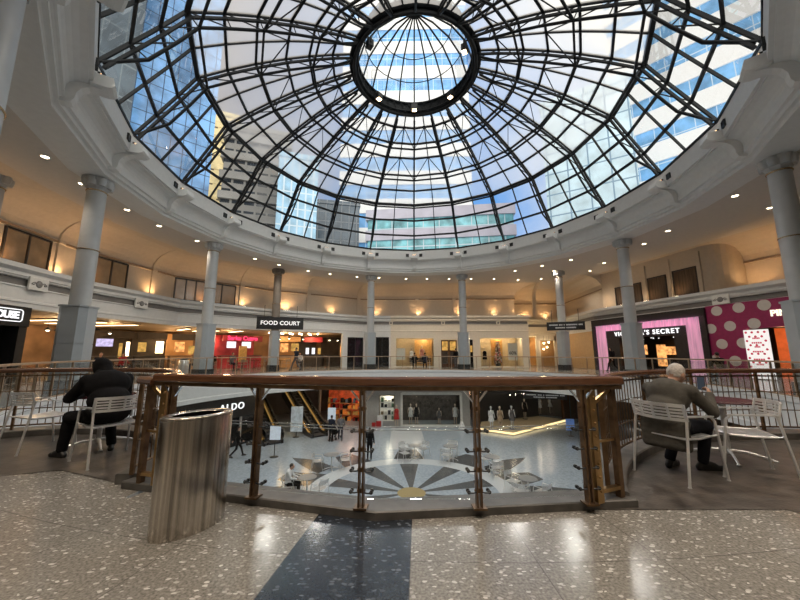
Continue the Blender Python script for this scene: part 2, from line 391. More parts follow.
# ------------------------------------------------------------------ sky
def world():
    w = bpy.data.worlds.new('sky'); sc.world = w; w.use_nodes = True; nt = w.node_tree; nt.nodes.clear(); L = nt.links
    out = nt.nodes.new('ShaderNodeOutputWorld'); bg = nt.nodes.new('ShaderNodeBackground')
    tc = nt.nodes.new('ShaderNodeTexCoord'); sx = nt.nodes.new('ShaderNodeSeparateXYZ'); L.new(tc.outputs['Generated'], sx.inputs[0])
    nz = nt.nodes.new('ShaderNodeTexNoise'); nz.inputs['Scale'].default_value = 2.2; nz.inputs['Detail'].default_value = 6; nz.inputs['Roughness'].default_value = .55
    L.new(tc.outputs['Generated'], nz.inputs['Vector'])
    def M(op, a, b=None, c=None):
        n = nt.nodes.new('ShaderNodeMath'); n.operation = op; n.use_clamp = False
        for i, v in enumerate((a,b,c)):
            if v is None: continue
            if isinstance(v,(int,float)): n.inputs[i].default_value = v
            else: L.new(v, n.inputs[i])
        return n.outputs[0]
    ax = M('ABSOLUTE', sx.outputs[0])
    # cloud cover: heavier to the sides and overhead, open blue ahead
    f = M('ADD', M('MULTIPLY', M('SUBTRACT', nz.outputs['Fac'], .5), 1.9), M('MULTIPLY_ADD', ax, 1.5, M('MULTIPLY_ADD', sx.outputs[1], -.95, .55)))
    rp = nt.nodes.new('ShaderNodeValToRGB'); e = rp.color_ramp.elements
    e[0].position = .15; e[0].color = (.17,.40,.82,1); e[1].position = .85; e[1].color = (.96,.92,.84,1)
    L.new(f, rp.inputs['Fac'])
    # left-hand clouds are greyer and a little pink
    lf = M('MULTIPLY', M('MAXIMUM', M('MULTIPLY', sx.outputs[0], -1), 0), 1.9)
    mx = nt.nodes.new('ShaderNodeMix'); mx.data_type = 'RGBA'; L.new(lf, mx.inputs[0]); L.new(rp.outputs[0], mx.inputs[6]); mx.inputs[7].default_value = (.29,.245,.215,1)
    L.new(mx.outputs[2], bg.inputs['Color'])
    # sky strength raised behind the viewer, an added glow to light the towers
    st = M('MULTIPLY_ADD', M('MAXIMUM', M('MULTIPLY', sx.outputs[1], -1), 0), 2.2, 1.0)
    L.new(st, bg.inputs['Strength']); L.new(bg.outputs[0], out.inputs['Surface'])
world()

# ------------------------------------------------------------------ gallery floor, alcoves, slab
RE = 11.75
FLOOR = terrazzo('gallery_terrazzo', (.225,.212,.19), (.62,.60,.56), (.05,.045,.04), .17,
                 (CX, CY, R(-6.95), R(-3.15), (.022,.027,.036), (.16,.18,.21)))
ALC = ((5.70,1.23,4.31,11.95,'right'), (-5.14,3.47,2.40,11.5,'left'))
def ring_strip(mb, r0, r1, z, a0=0, a1=360, st=3, m=0):
    k = int(round((a1-a0)/st))
    for i in range(k):
        b0 = a0+(a1-a0)*i/k; b1 = a0+(a1-a0)*(i+1)/k
        mb.quad([P(r0,b0,z), P(r0,b1,z), P(r1,b1,z), P(r1,b0,z)], m)
mb = MB(); ring_strip(mb, RE, 27, 0)
ring_strip(mb, 11.5, RE+.01, -.001, 163, 196, 3)
struct(mb.build('floor', FLOOR, origin=False))
mb = MB()
SLABB = -1.25
prof = [(RE,0.0),(RE,-.12),(RE+.06,-.16),(RE+.06,-1.0),(RE,-1.05),(RE,SLABB),(27,SLABB)]
k = 120
for i in range(k):
    for (r0,z0),(r1,z1) in zip(prof[:-1], prof[1:]):
        a0, a1 = i*3, i*3+3
        mb.quad([P(r0,a0,z0), P(r0,a1,z0), P(r1,a1,z1), P(r1,a0,z1)])
struct(mb.build('trim_1', WHITE, origin=False))
for cx, cy, rr, rc, nm in ALC:
    mb = MB(); n = 64; r2 = rr+.2
    poly = [(cx+r2*math.cos(2*PI*i/n), cy+r2*math.sin(2*PI*i/n)) for i in range(n)]
    mb.prism(poly, -.7, -.004, 1, 0)
    struct(mb.build('trim_1', [WHITE, FLOOR], origin=False))
    # slate paving of the alcove, trimmed where the terrazzo begins
    mb = MB(); rows = []
    for i in range(61):
        x = cx-r2+2*r2*i/60; y1 = cy+math.sqrt(max(0, r2*r2-(x-cx)**2))
        if nm == 'right': y0 = 3.07 if x < 3.32 else 2.8-.05*(x-3.32)
        else: y0 = 4.05-.39*(x+3.88) if x > -3.88 else 4.05+.42*(x+3.88)
        if y1 > y0: rows.append(((x,y0,.004),(x,y1,.004)))
    for (a,b),(c,e) in zip(rows[:-1], rows[1:]): mb.quad([a,b,e,c])
    struct(mb.build('floor', SLATE, origin=False))
# court below
LZ = -4.7
mb = MB(); mb.lathe([(27,LZ),(.01,LZ)], (CX,CY,0), 64, cap=False, sm=False)
struct(mb.build('floor', starfloor('court_stone', .5, 15.6), origin=False))

COURT_FILLW, CROWNW = 300, 900
# ------------------------------------------------------------------ ring cornice under the dome
VA = [2+18*k for k in range(20)]
mb = MB()
prof = [(13.3,7.81),(12.9,7.79),(12.1,7.79),(12.03,7.79),(12.03,7.9),(12.0,7.92),(11.9,7.92),(11.9,8.04),(11.86,8.06),(11.80,8.06),(11.80,8.13),
        (11.83,8.3),(11.82,8.42),(11.77,8.52),(11.68,8.6),(11.55,8.65),(11.40,8.67),(11.40,8.72),(11.3,8.72),(11.3,9.5),(11.6,9.5)]
for i in range(20):
    for (r0,z0),(r1,z1) in zip(prof[:-1], prof[1:]):
        mb.quad([P(r0,VA[i],z0), P(r0,VA[i]+18,z0), P(r1,VA[i]+18,z1), P(r1,VA[i],z1)])
ring = struct(mb.build('trim_2', RINGW, origin=False))
GLOWT = emis('uplight_glow', (1,.55,.25), 5)
for a in VA:
    mb = MB(); t = Vector((math.cos(R(a)), -math.sin(R(a)), 0))
    pr = [(12.0,7.93),(11.78,7.95),(11.66,8.0),(11.6,8.12),(11.58,8.3),(11.5,8.46),(11.36,8.57),(11.18,8.63),(11.0,8.66),(10.86,8.7),(10.86,8.9),(11.5,8.95),(12.0,8.9)]
    n = len(pr); vs = [P(r,a,z)-t*.14 for r,z in pr]+[P(r,a,z)+t*.14 for r,z in pr]
    mb.add(vs, [tuple(range(n)), tuple(range(n,2*n))[::-1]]+[(i,(i+1)%n,n+(i+1)%n,n+i) for i in range(n)])
    pr = [(11.34,8.66),(10.98,8.66),(10.86,8.7),(10.8,8.77),(10.82,8.85),(10.86,9.0),(11.34,9.0)]; n = len(pr)
    vs = [P(r,a,z)-t*.27 for r,z in pr]+[P(r,a,z)+t*.27 for r,z in pr]
    mb.add(vs, [tuple(range(n)), tuple(range(n,2*n))[::-1]]+[(i,(i+1)%n,n+(i+1)%n,n+i) for i in range(n)])
    br = mb.build('bracket', RINGW, ring)
    mb = MB(); mb.box((0,0,0), (.34,.06,.10), M=Matrix.Translation(P(11.2,a,9.07)) @ Matrix.Rotation(-R(a),4,'Z'))
    mb.build('lamp_housing', BLACKM, br)
    mb = MB(); mb.box((0,0,0), (.28,.012,.07), M=Matrix.Translation(P(11.162,a,9.07)) @ Matrix.Rotation(-R(a),4,'Z'))
    mb.build('lamp_lens', GLOWT, br)
    for s_ in (-1,1):
        q = P(11.3,a,9.06).lerp(P(11.3,a+18*s_,9.06), .155); T = Matrix.Translation(q-Vector((math.sin(R(a+9*s_)),math.cos(R(a+9*s_)),0))*.012) @ Matrix.Rotation(-R(a+9*s_),4,'Z'); mb = MB()
        for x, z, w, h in ((-.11,0,.02,.24),(.11,0,.02,.24),(0,.11,.24,.02),(0,-.11,.24,.02)):
            mb.box((0,0,0), (w,.1,h), M=T @ Matrix.Translation((x,0,z)))
        mb.box((0,0,0), (.2,.03,.2), M=T @ Matrix.Translation((0,-.012,0)))
        fl = mb.build('floodlight', BLACKM, ring)
        if s_ > 0:
            v = Vector((CX,CY,LZ+3))-P(11.2,a,9.03); light('court_fill_lamp', 'SPOT', P(11.05,a,9.2), COURT_FILLW, (1,.95,.88), fl, aim(v), spot_size=R(88), spot_blend=.5, shadow_soft_size=.4)  # added fill spot to brighten the court, hung beside the dark square niche

# ------------------------------------------------------------------ skylight dome
dome = thing('skylight_dome', 'large faceted glass dome of dark steel ribs over the round atrium', 'skylight', P(0,0,9.3))
def dome_prof():
    """(r, z) of the glazing rings, from the parapet to the crown ring"""
    base = [(11.32,9.5),(10.66,10.5),(10.02,11.48),(9.4,12.48)]
    out = list(base)
    for s_ in (.514,.566,.627,.679,.737):
        lo, hi = 3.0, 9.4                                    # where the sight line meets the roof curve
        for _ in range(40):
            r = (lo+hi)/2; t = (9.4-r)/6.25; z = 12.48+2.85*t+1.1*t*(1-t)
            if z-(CAMZ+s_*(CY+r)) > 0: lo = r
            else: hi = r
        out.append((r,z))
    out.append((3.15,15.33)); return out
DP = dome_prof()
def inner(i, d=.55):
    a = Vector(DP[max(i-1,0)]); b = Vector(DP[min(i+1,len(DP)-1)]); t = (b-a).normalized()
    n = Vector((-t.y, t.x)); n = n if n.x < 0 else -n
    if i == 0: return (DP[0][0]-.12, DP[0][1]+.05)
    p = Vector(DP[i])+n*d; return (p.x,p.y)
IN = [inner(i) for i in range(len(DP))]
IN[-1] = (3.2,14.95)
for k, a in enumerate(VA):
    mb = MB(); pts = [P(r,a,z) for r,z in DP]; q = [P(r,a,z) for r,z in IN]
    ax = Vector((math.sin(R(a)),math.cos(R(a)),0))
    for p0,p1 in zip(pts[:-1],pts[1:]):
        d = (p1-p0).normalized(); nn_ = ax.cross(Vector((0,0,1))).cross(d).normalized(); nn_ = nn_ if nn_.dot(ax) < 0 or nn_.z < -.3 else -nn_
        mb.bar(p0, p1, .075, .10); mb.bar(p0+nn_*.20, p1+nn_*.20, .085, .085); mb.bar(p1, p1+nn_*.2, .05)
    rb = mb.build('rib', STEELDK, dome)
    mb = MB(); mb.tube(q, .055, 6); mb.build('inner_chord', STEELDK, rb)
    mb = MB()
    for i in range(len(q)-1):
        mb.bar(pts[i] if i else q[0], q[i+1], .032); mb.bar(q[i+1], pts[i+1], .032)
    mb.build('web_strut', STEELDK, rb)
for a in VA:
    mb = MB(); pts = [P(r*math.cos(R(9)),a+9,z) for r,z in DP]
    for p0,p1 in zip(pts[:-1],pts[1:]): mb.bar(p0, p1, .055, .09)
    mb.build('mullion', STEELDK, dome)
for i, (r,z) in enumerate(DP[:-1]):
    mb = MB(); w = .15 if i in (3,) else .095
    for a in VA: mb.bar(P(r,a,z), P(r,a+18,z), w, w*1.2)
    hb = mb.build('hoop', STEELDK, dome)
    if i in (3,5,7):
        ri, zi = IN[i]; mb = MB()
        for a in VA: mb.bar(P(ri,a,zi), P(ri,a+18,zi), .085)
        mb.build('inner_hoop', STEELDK, hb)
        mb = MB()
        for a in VA:
            for j in (i+1,):
                rj, zj = DP[min(j,len(DP)-1)]; m_ = P(rj*math.cos(R(9)),a+9,zj)
                if i > 3:
                    mb.bar(P(ri,a,zi), m_, .035); mb.bar(P(ri,a+18,zi), m_, .035)
        if i > 3: mb.build('brace', STEELDK, hb)
mb = MB()
for i in range(3):
    for a in VA:
        (r0,z0),(r1,z1) = DP[i], DP[i+1]; mb.quad([P(r0,a,z0), P(r0,a+18,z0), P(r1,a+18,z1), P(r1,a,z1)])
mb.build('clear_glazing', PANE, dome)
mb = MB()
for i in range(3, len(DP)-1):
    for a in VA:
        (r0,z0),(r1,z1) = DP[i], DP[i+1]; mb.quad([P(r0,a,z0), P(r0,a+18,z0), P(r1,a+18,z1), P(r1,a,z1)])
mb.build('frosted_glazing', FROST, dome)
mb = MB()
for rr, zz, tr in ((2.86,15.8,.07),(3.0,15.12,.08),(3.15,15.33,.10),(2.86,15.3,.05)):
    mb.tube([P(rr,a,zz) for a in range(0,360,6)], tr, 8, closed=True)
mb.lathe([(3.02,15.08),(2.94,15.2),(2.90,15.5),(2.88,15.82),(3.0,15.85),(3.12,15.4),(3.02,15.08)], (CX,CY,0), 60, cap=False)
for a in range(0,360,9):
    mb.bar(P(2.85,a,15.2), P(2.83,a+4.5,15.75), .03); mb.bar(P(2.83,a+4.5,15.75), P(2.85,a+9,15.2), .03)
crown = mb.build('crown_ring', STEELDK, dome)
lp = [(2.86,15.85),(2.55,16.9),(1.9,17.8),(1.0,18.42),(.12,18.65)]
for k in range(20):
    mb = MB(); mb.tube([P(r,k*18+2,z) for r,z in lp], .045, 6); mb.build('lantern_rib', STEELDK, dome)
for i in (1,2):
    mb = MB(); mb.tube([P(lp[i][0],a,lp[i][1]) for a in range(0,360,10)], .025, 6, closed=True); mb.build('lantern_hoop', STEELDK, dome)
mb = MB(); mb.lathe([(.2,18.5),(.2,18.68),(.1,18.74)], (CX,CY,0), 16); mb.build('lantern_hub', STEELDK, dome)
mb = MB(); mb.lathe(lp, (CX,CY,0), 48, cap=False, sm=False); mb.build('lantern_glazing', PANE, dome)
# spotlights hung on the crown ring
SPOTE = emis('spot_glow', (1,.72,.4), 9)
for k, (a, lb) in enumerate(((2,'black spotlight on the crown ring, nearest the far rim of the dome'),(52,'black spotlight on the right lower arc of the crown ring'),
        (-48,'black spotlight on the left lower arc of the crown ring'),(118,'black spotlight on the upper right arc of the crown ring'),(-124,'unlit black spotlight on the upper left arc of the crown ring'))):
    p = P(2.58,a,15.3); t = thing('spotlight', lb, 'spotlight', p, -R(a), 'spotlights around the crown ring')
    mb = MB(); mb.box((0,-.02,-.02), (.3,.26,.34)); mb.box((0,.05,.2), (.12,.1,.16)); mb.build('body', BLACKM, t, local=True)
    mb = MB(); mb.box((0,.16,.36), (.05,.2,.05)); mb.box((.17,0,.1),(.03,.06,.3)); mb.box((-.17,0,.1),(.03,.06,.3)); mb.build('yoke', BLACKM, t, local=True)
    mb = MB(); mb.box((0,-.04,-.2), (.24,.2,.02)); mb.build('lens', BLACKM if k == 4 else SPOTE, t, local=True)
    if k != 4: light('crown_lamp', 'SPOT', p+Vector((0,0,-.3)), CROWNW, (1,.93,.82), t, aim((CX-p.x,CY-p.y,-9)), spot_size=R(100), spot_blend=.5, shadow_soft_size=.4)

# ------------------------------------------------------------------ ceiling and walls of the gallery
mb = MB(); ring_strip(mb, 12.6, 27, 7.8)
struct(mb.build('ceiling', CEIL, origin=False))
BACKW = mat('back_wall_paint', (.30,.22,.15), .7, var=.1, scale=2)
mb = MB(); mb.lathe([(26.9,LZ),(26.9,7.8)], (CX,CY,0), 60, cap=False, sm=False)
struct(mb.build('wall_outer', BACKW, origin=False))
PATH = [(-6,-4),(-11,-.5),(-13.6,5),(-15,12.1),(-15.4,16),(-14.65,21.8),(-10.4,26.7),(-3.4,31.5),(-.9,31.6),(12.05,31.17),(12.25,34.6),(16.6,34.6),(15.8,27),(18.6,14.8),(17.4,7),(14,0),(9,-4)]
def run(i0, i1): return PATH[i0:i1+1]
def subsweep(name, i0, i1, prof, m, **kw):
    """part of the long wall between two corners, mitred as in the whole run"""
    full = MB(); full.sweep(PATH, prof, capends=False); n = len(prof); mb = MB()
    mb.v = full.v[i0*n:(i1+1)*n]
    for f in full.f:
        if all(i0*n <= v < (i1+1)*n for v in f): mb.f.append(tuple(v-i0*n for v in f)); mb.m.append(0); mb.s.append(False)
    return struct(mb.build(name, m, origin=False))
ENT = [(.35,3.1),(0,3.1),(0,3.3),(-.03,3.32),(-.03,3.4),(0,3.42),(0,3.9),(-.04,3.92),(-.04,3.97),(.07,3.98),(.07,4.27),(-.04,4.28),(-.04,4.34),(-.08,4.36),(-.08,4.5),(-.14,4.56),(-.2,4.62),(-.2,4.8),(1.0,4.8)]
subsweep('trim_3', 0, 8, ENT, WHITE); subsweep('trim_3', 8, 11, ENT, CREAM); subsweep('trim_3', 11, 16, ENT, WHITE)
for i0, i1 in ((0,8),(8,11),(11,16)):
    subsweep('trim_4', i0, i1, [(.062,3.99),(.055,4.02),(.055,4.24),(.062,4.26)], GREYBAND)
COVE = [(.95,4.8),(.95,6.45),(.90,6.47),(.90,6.6),(.93,6.62)]+[(.93-1.9*(1-math.cos(R(t))), 6.62+1.18*math.sin(R(t))) for t in (15,30,45,60,75,90)]
def cove(off): return [(o+off,z) for o,z in COVE]
UPW = mat('upper_wall_paint', (.60,.52,.42), .65, var=.04)
subsweep('wall_left', 0, 6, cove(0), UPW); subsweep('wall_far', 6, 12, cove(0), UPW); subsweep('wall_right', 12, 16, cove(1.5), UPW)
PICK = mat('picture_rail', (.30,.22,.15), .6)
for i0, i1, o in ((0,12,0),(12,16,1.5)): subsweep('trim_9', i0, i1, [(.92+o,6.47),(.87+o,6.49),(.87+o,6.58),(.92+o,6.6)], PICK)
mb = MB(); mb.sweep(PATH, [(.1,4.79),(3,4.79)], capends=False); struct(mb.build('trim_5', WHITE, origin=False))
mb = MB()
for i in range(40):
    a0, a1 = 150+i*1.5, 151.5+i*1.5
    mb.quad([P(22,a0,0), P(22,a1,0), P(22,a1,7.8), P(22,a0,7.8)])
struct(mb.build('wall_near', CREAM, origin=False))

def pathpt(i, s):
    a, b = Vector(PATH[i]), Vector(PATH[i+1]); u = (b-a).normalized(); return a+u*s, u, Vector((-u.y,u.x))
def pilaster(i, s, off=0, w=.32, parent=None):
    p, u, n = pathpt(i, s); mb = MB()
    pr = [(o-.1 if z > 4.9 else o-.1, z) for o,z in cove(off)]; pr2 = [(o+.05,z) for o,z in cove(off)]
    k = len(pr); vs = []
    for e in (-w/2,w/2):
        vs += [(p.x+u.x*e+n.x*o, p.y+u.y*e+n.y*o, z) for o,z in pr]
        vs += [(p.x+u.x*e+n.x*o, p.y+u.y*e+n.y*o, z) for o,z in pr2]
    fs = []
    for j in range(k-1):
        fs += [(j,j+1,2*k+j+1,2*k+j), (j,j+1,k+j+1,k+j), (2*k+j,2*k+j+1,3*k+j+1,3*k+j)]
    mb.add(vs, fs); o = struct(mb.build('trim_6', UPW, origin=False)); return o
def s_of(x, y, i, off=.95):
    a, b = Vector(PATH[i]), Vector(PATH[i+1]); u = (b-a).normalized(); n = Vector((-u.y,u.x))
    q = onwall(x, y, a+n*off, b+n*off); return (Vector((q.x,q.y))-a).dot(u), q.z
for x, y, i in ((417,305,8),(454,305,8),(534,305,8),(58,255,3),(152,285,4),(241,300,5),(308,310,6),(358,312,6)):
    pilaster(i, s_of(x,y,i)[0])
# clerestory windows on the left wall: dark frames, dim lit rooms behind
WINL = mat('lit_room_pane', (.10,.065,.04), .15, var=.5, scale=1.2, emit=(.42,.24,.11), es=.16)
WFR = mat('window_frame_dark', (.035,.028,.024), .4)
def window(n, i, x0, x1, yt, yb, panes, off=.95, zt=None, zb=None, pane=None, frm=None):
    s0 = s_of(x0, (yt+yb)/2, i, off)[0]; s1 = s_of(x1, (yt+yb)/2, i, off)[0]
    zt = zt or s_of(x0, yt, i, off)[1]; zb = zb or s_of(x0, yb, i, off)[1]
    p, u, nn = pathpt(i, (s0+s1)/2); w = abs(s1-s0); rz = math.atan2(u.y,u.x); c = p+nn*(off-.02)
    T = Matrix.Translation((c.x,c.y,(zt+zb)/2)) @ Matrix.Rotation(rz,4,'Z'); H = zt-zb; mb = MB()
    for k in range(panes+1): mb.box((0,0,0), (.07,.12,H), M=T @ Matrix.Translation((-w/2+w*k/panes,0,0)))
    for z in (-H/2,H/2): mb.box((0,0,0), (w+.07,.12,.08), M=T @ Matrix.Translation((0,0,z)))
    o = struct(mb.build('window_%d' % n, frm or WFR))
    for k in range(panes):
        mb = MB(); mb.box((0,0,0), (w/panes-.07,.03,H-.08), M=T @ Matrix.Translation((-w/2+w*(k+.5)/panes,.01,0))); mb.build('pane', pane or WINL, o)
window(1, 3, 2, 50, 226, 262, 2, zt=6.4, zb=4.95)
window(2, 4, 93, 127, 252, 284, 2, zt=6.4, zb=4.95)
window(3, 5, 175, 206, 273, 298, 3, zt=6.4, zb=4.95)
window(4, 5, 207, 235, 284, 304, 2, zt=6.4, zb=4.95)
# right hand clerestory block with curtained windows
A_, B_ = PATH[12], PATH[13]
p0, u, nn = pathpt(12, .2); p1 = pathpt(12, 7.9)[0]
BLK = UPW
mb = MB(); o0, o1 = .9, 2.6
poly = [p0+nn*o0, p1+nn*o0]
c = p1+nn*(o0+1.0)
poly += [c+u*1.0*math.sin(R(t))-nn*1.0*math.cos(R(t)) for t in (15,30,45,60,75,90)]
poly += [p1+u*1.0+nn*o1, p0+nn*o1]
mb.prism([(q.x,q.y) for q in poly], 4.8, 7.8)
for s_ in [s_of(x_, 285, 12, o0)[0] for x_ in (630,645.5,670.5,702)]:
    q = pathpt(12, s_)[0]+nn*(o0-.03); mb.box((q.x,q.y,6.15), (.22,.14,2.7), math.atan2(u.y,u.x))
struct(mb.build('wall_right', BLK, origin=False))
CURT = mat('curtain_brown', (.11,.075,.05), .8, var=.5, scale=3, stretch=(9,9,.3))
window(5, 12, 616, 624, 282, 302, 1, off=o0, pane=CURT, zt=6.35, zb=4.9)
window(6, 12, 634, 642, 284, 303, 1, off=o0, pane=CURT, zt=6.35, zb=4.9)
window(7, 12, 649, 667, 276, 300, 1, off=o0, pane=CURT, zt=6.5, zb=4.9)
window(8, 12, 674, 698, 266, 294, 1, off=o0, pane=CURT, zt=6.6, zb=4.95)

# decorative crests on the entablature
CREST = mat('crest_white', (.66,.67,.66), .5); CRD = mat('crest_grey', (.20,.20,.20), .6)
def crest(x, y, i, lb):
    s_, z = s_of(x, y, i, 0); p, u, n = pathpt(i, s_); rz = math.atan2(u.y,u.x)
    t = thing('crest_plaque', lb, 'plaque', (p.x-n.x*.1,p.y-n.y*.1,3.86 if i < 12 else 3.97), rz, 'crest plaques on the grey frieze')
    mb = MB(); mb.box((0,0,.27), (.82,.08,.54)); mb.build('plate', CREST, t, local=True, bevel=.015)
    mb = MB(); mb.lathe([(.14,-.02),(.15,.0),(.1,.03),(.06,.02),(.02,.04)], n=16)
    for k in (-1,1):
        mb.tube([(k*.12,0,0),(k*.2,.06,.01),(k*.28,.02,.01),(k*.32,-.03,.01),(k*.24,-.05,.01),(k*.2,0,.02)], .018, 5)
    mb.v = [(x_, -.04-z_, .27+y_) for x_,y_,z_ in mb.v]; mb.build('scroll', CRD, t, local=True)
crest(36,283,3,'white crest plaque left of the first grey column'); crest(140,302,4,'white crest plaque between the two big left columns')
crest(722,300,12,'white crest plaque above the pink polka-dot wall')
for x, lb in ((391,'small dark boss at the left end of the cream shop frieze'),(443,'small dark boss on the cream frieze beside the second far column'),(498,'small dark boss on the frieze above the lit shop window')):
    p = onwall(x, 324, PATH[8], PATH[9]); t = thing('frieze_boss', lb, 'plaque', (p.x,p.y-.06,4.0), 0, 'bosses on the cream frieze')
    mb = MB(); mb.box((0,0,.12), (.34,.08,.32)); mb.build('plate', CREAM, t, local=True)
    mb = MB(); mb.lathe([(.1,0),(.1,.03),(.05,.05)], n=12); mb.v = [(a,-.04-c_,.12+b) for a,b,c_ in mb.v]; mb.build('rosette', CRD, t, local=True)

# ------------------------------------------------------------------ columns
GOLDB = mat('collar_gold', (.55,.42,.26), .25, 1)
def column(x, y, rz, label, r=.30, rp=.43, zt=7.8, hp=2.95, plinth=True, m=None):
    t = thing('column', label, 'column', (x,y,0), rz, 'grey columns around the atrium'); m = m or COLUMN
    mb = MB(); mb.lathe([(r,hp-.02),(r,5.03)], n=32); mb.lathe([(r,5.03),(r*.97,zt-.5)], n=32); mb.build('shaft', m, t, local=True)
    mb = MB(); mb.tube([((r+.005)*math.cos(a),(r+.005)*math.sin(a),5.03) for a in [2*PI*i/32 for i in range(32)]], .022, 6, closed=True)
    mb.tube([((r*.97+.01)*math.cos(a),(r*.97+.01)*math.sin(a),zt-.5) for a in [2*PI*i/32 for i in range(32)]], .028, 6, closed=True); mb.build('collar', GOLDB, t, local=True)
    mb = MB(); q = 8
    prof = [(r*.97,zt-.5),(r*1.02,zt-.42),(r*1.16,zt-.36),(r*1.3,zt-.2),(r*1.5,zt-.12),(r*1.52,zt-.0)]
    mb.lathe(prof, n=q, rz=R(22.5), sm=False)
    for k in range(8):
        a = k*PI/4; mb.lathe([(.12,zt-.33),(.15,zt-.16),(.15,zt-.03)], (r*1.15*math.cos(a), r*1.15*math.sin(a), 0), 10)
    mb.build('capital', m, t, local=True)
    mb = MB(); e = rp; c_ = rp*.42
    def octo(e, c_): return [(e,-e+c_),(e,e-c_),(e-c_,e),(-e+c_,e),(-e,e-c_),(-e,-e+c_),(-e+c_,-e),(e-c_,-e)]
    for z0, z1 in ((.42,1.62),(1.64,hp)): mb.prism(octo(e,c_), z0, z1)
    mb.prism(octo(e-.02,c_), .4, hp-.02); mb.prism(octo(e+.03,c_), hp-.04, hp+.02); mb.build('pedestal', PANEL, t, local=True)
    if plinth:
        mb = MB(); mb.prism(octo(e+.06,c_), 0, .42); mb.build('plinth', BLACKM, t, local=True)
    return t
def colat(a, r=12.75): q = P(r,a); return q.x, q.y
for (x,y), lb in (((-11.45,11.75),'big grey column left of the hooded man, rising from the left gallery'),
                  ((-14.9,11.35),'grey column at the far left edge above the shop signboard'),
                  (colat(-69),'grey column left of the hanging white-lettered food sign'),
                  ((-2.45,27.6),'slim grey column beside the black doors across the atrium'),
                  ((5.2,27.3),'slim grey column in front of the cream shop doorway'),
                  ((12.95,18.6),'grey column standing in front of the pink-lit shop front'),
                  ((12.75,10.35),'big grey column at the right edge beside the polka-dot wall'),
                  ((15.2,11.1),'grey column cut by the right frame edge behind another column')):
    column(x, y, -math.atan2(x-CX, y-CY), lb)
column(12.75,26.1,.3,'grey column behind the hanging black directory sign', r=.29, rp=.40)
column(-9.55,25.4,.5,'grey column in shade behind the food court sign', r=.29, rp=.36, m=mat('column_in_shade', (.20,.175,.15), .5, var=.06))  # darker than the other columns: its shade is put into the colour
q = P(12.6,-144.5); column(q.x,q.y,R(144),'huge near column cut by the top left corner of the photo', r=.5)

# ------------------------------------------------------------------ lamps
def downlight(x, y, z=7.8, power=200, label='round recessed downlight glowing in the gallery ceiling', spot=True, group='gallery ceiling downlights'):
    t = thing('downlight', label, 'ceiling light', (x,y,z-.02), 0, group)
    mb = MB(); mb.lathe([(.14,.02),(.145,-.005),(.12,-.012),(.105,.0)], n=20, cap=False); mb.build('trim_ring', RINGW, t, local=True)
    mb = MB(); mb.lathe([(.105,.006),(.06,-.004),(.005,-.006)], n=16); mb.build('lens', LAMPE, t, local=True)
    if spot: light('downlight_lamp', 'SPOT', (x,y,z-.06), power, (1,.84,.67), t, aim((0,0,-1)), spot_size=R(115), spot_blend=.7, shadow_soft_size=.08)
DLP = [(45,157),(127,210),(159,226),(82,184),(197,241),(255,259),(279,265),(308,271),(330,274),(357,277),(379,278),(406,279),(427,279),(449,279),(471,279),(494,279),(518,280),(541,279),
       (515,271),(542,266),(554,271),(571,260),(574,279),(583,282),(590,271),(604,263),(644,244),(668,231),(735,196),(770,208)]
for x, y in DLP:
    q = at(x, y, 7.78); downlight(q.x, q.y)
for a in (-168,-156,-132,180,168,156,144,132):
    q = P(13.6, a); downlight(q.x, q.y, power=300)
for a in (-172,180,172,163,-163):
    q = P(15.8, a); downlight(q.x, q.y, power=300)
# uplights on the ledge
UPC = (1,.56,.24)
def uplight(i, s_, label, off=.55, power=55):
    p, u, n = pathpt(i, s_); x, y = p.x+n.x*off, p.y+n.y*off
    t = thing('uplight', label, 'uplight', (x,y,4.8), math.atan2(u.y,u.x), 'uplights on the ledge')
    mb = MB(); mb.box((0,0,.06), (.3,.14,.1)); mb.box((0,0,.01),(.12,.1,.02)); mb.build('housing', BLACKM, t, local=True)
    mb = MB(); mb.box((0,0,.112), (.26,.1,.01)); mb.build('lens', LAMPE, t, local=True)
    light('uplight_lamp', 'SPOT', (x,y,4.95), power, UPC, t, aim((n.x*.35,n.y*.35,1)), spot_size=R(140), spot_blend=.8, shadow_soft_size=.1)
ULAB = 'small black uplight on the ledge washing the upper wall'
for x, y, i in ((287,311,6),(333,314,6),(376,317,7),(418,317,8),(460,317,8),(495,317,8),(519,317,8)): uplight(i, s_of(x,y,i,.5)[0], ULAB)
for i, s_ in ((9,1.5),(10,1.2),(10,3.3),(11,3),(12,9.6),(12,11.6),(13,3),(6,1.2),(5,1.5),(5,4.5),(4,.8),(4,4.4),(3,.8),(3,3.2),(2,2),(2,5)):
    uplight(i, s_, ULAB, off=.55 if i < 11 else 1.6, power=60)
for s_ in (.8,2.4,4.3,6.3): uplight(12, s_, ULAB, off=.45, power=14)

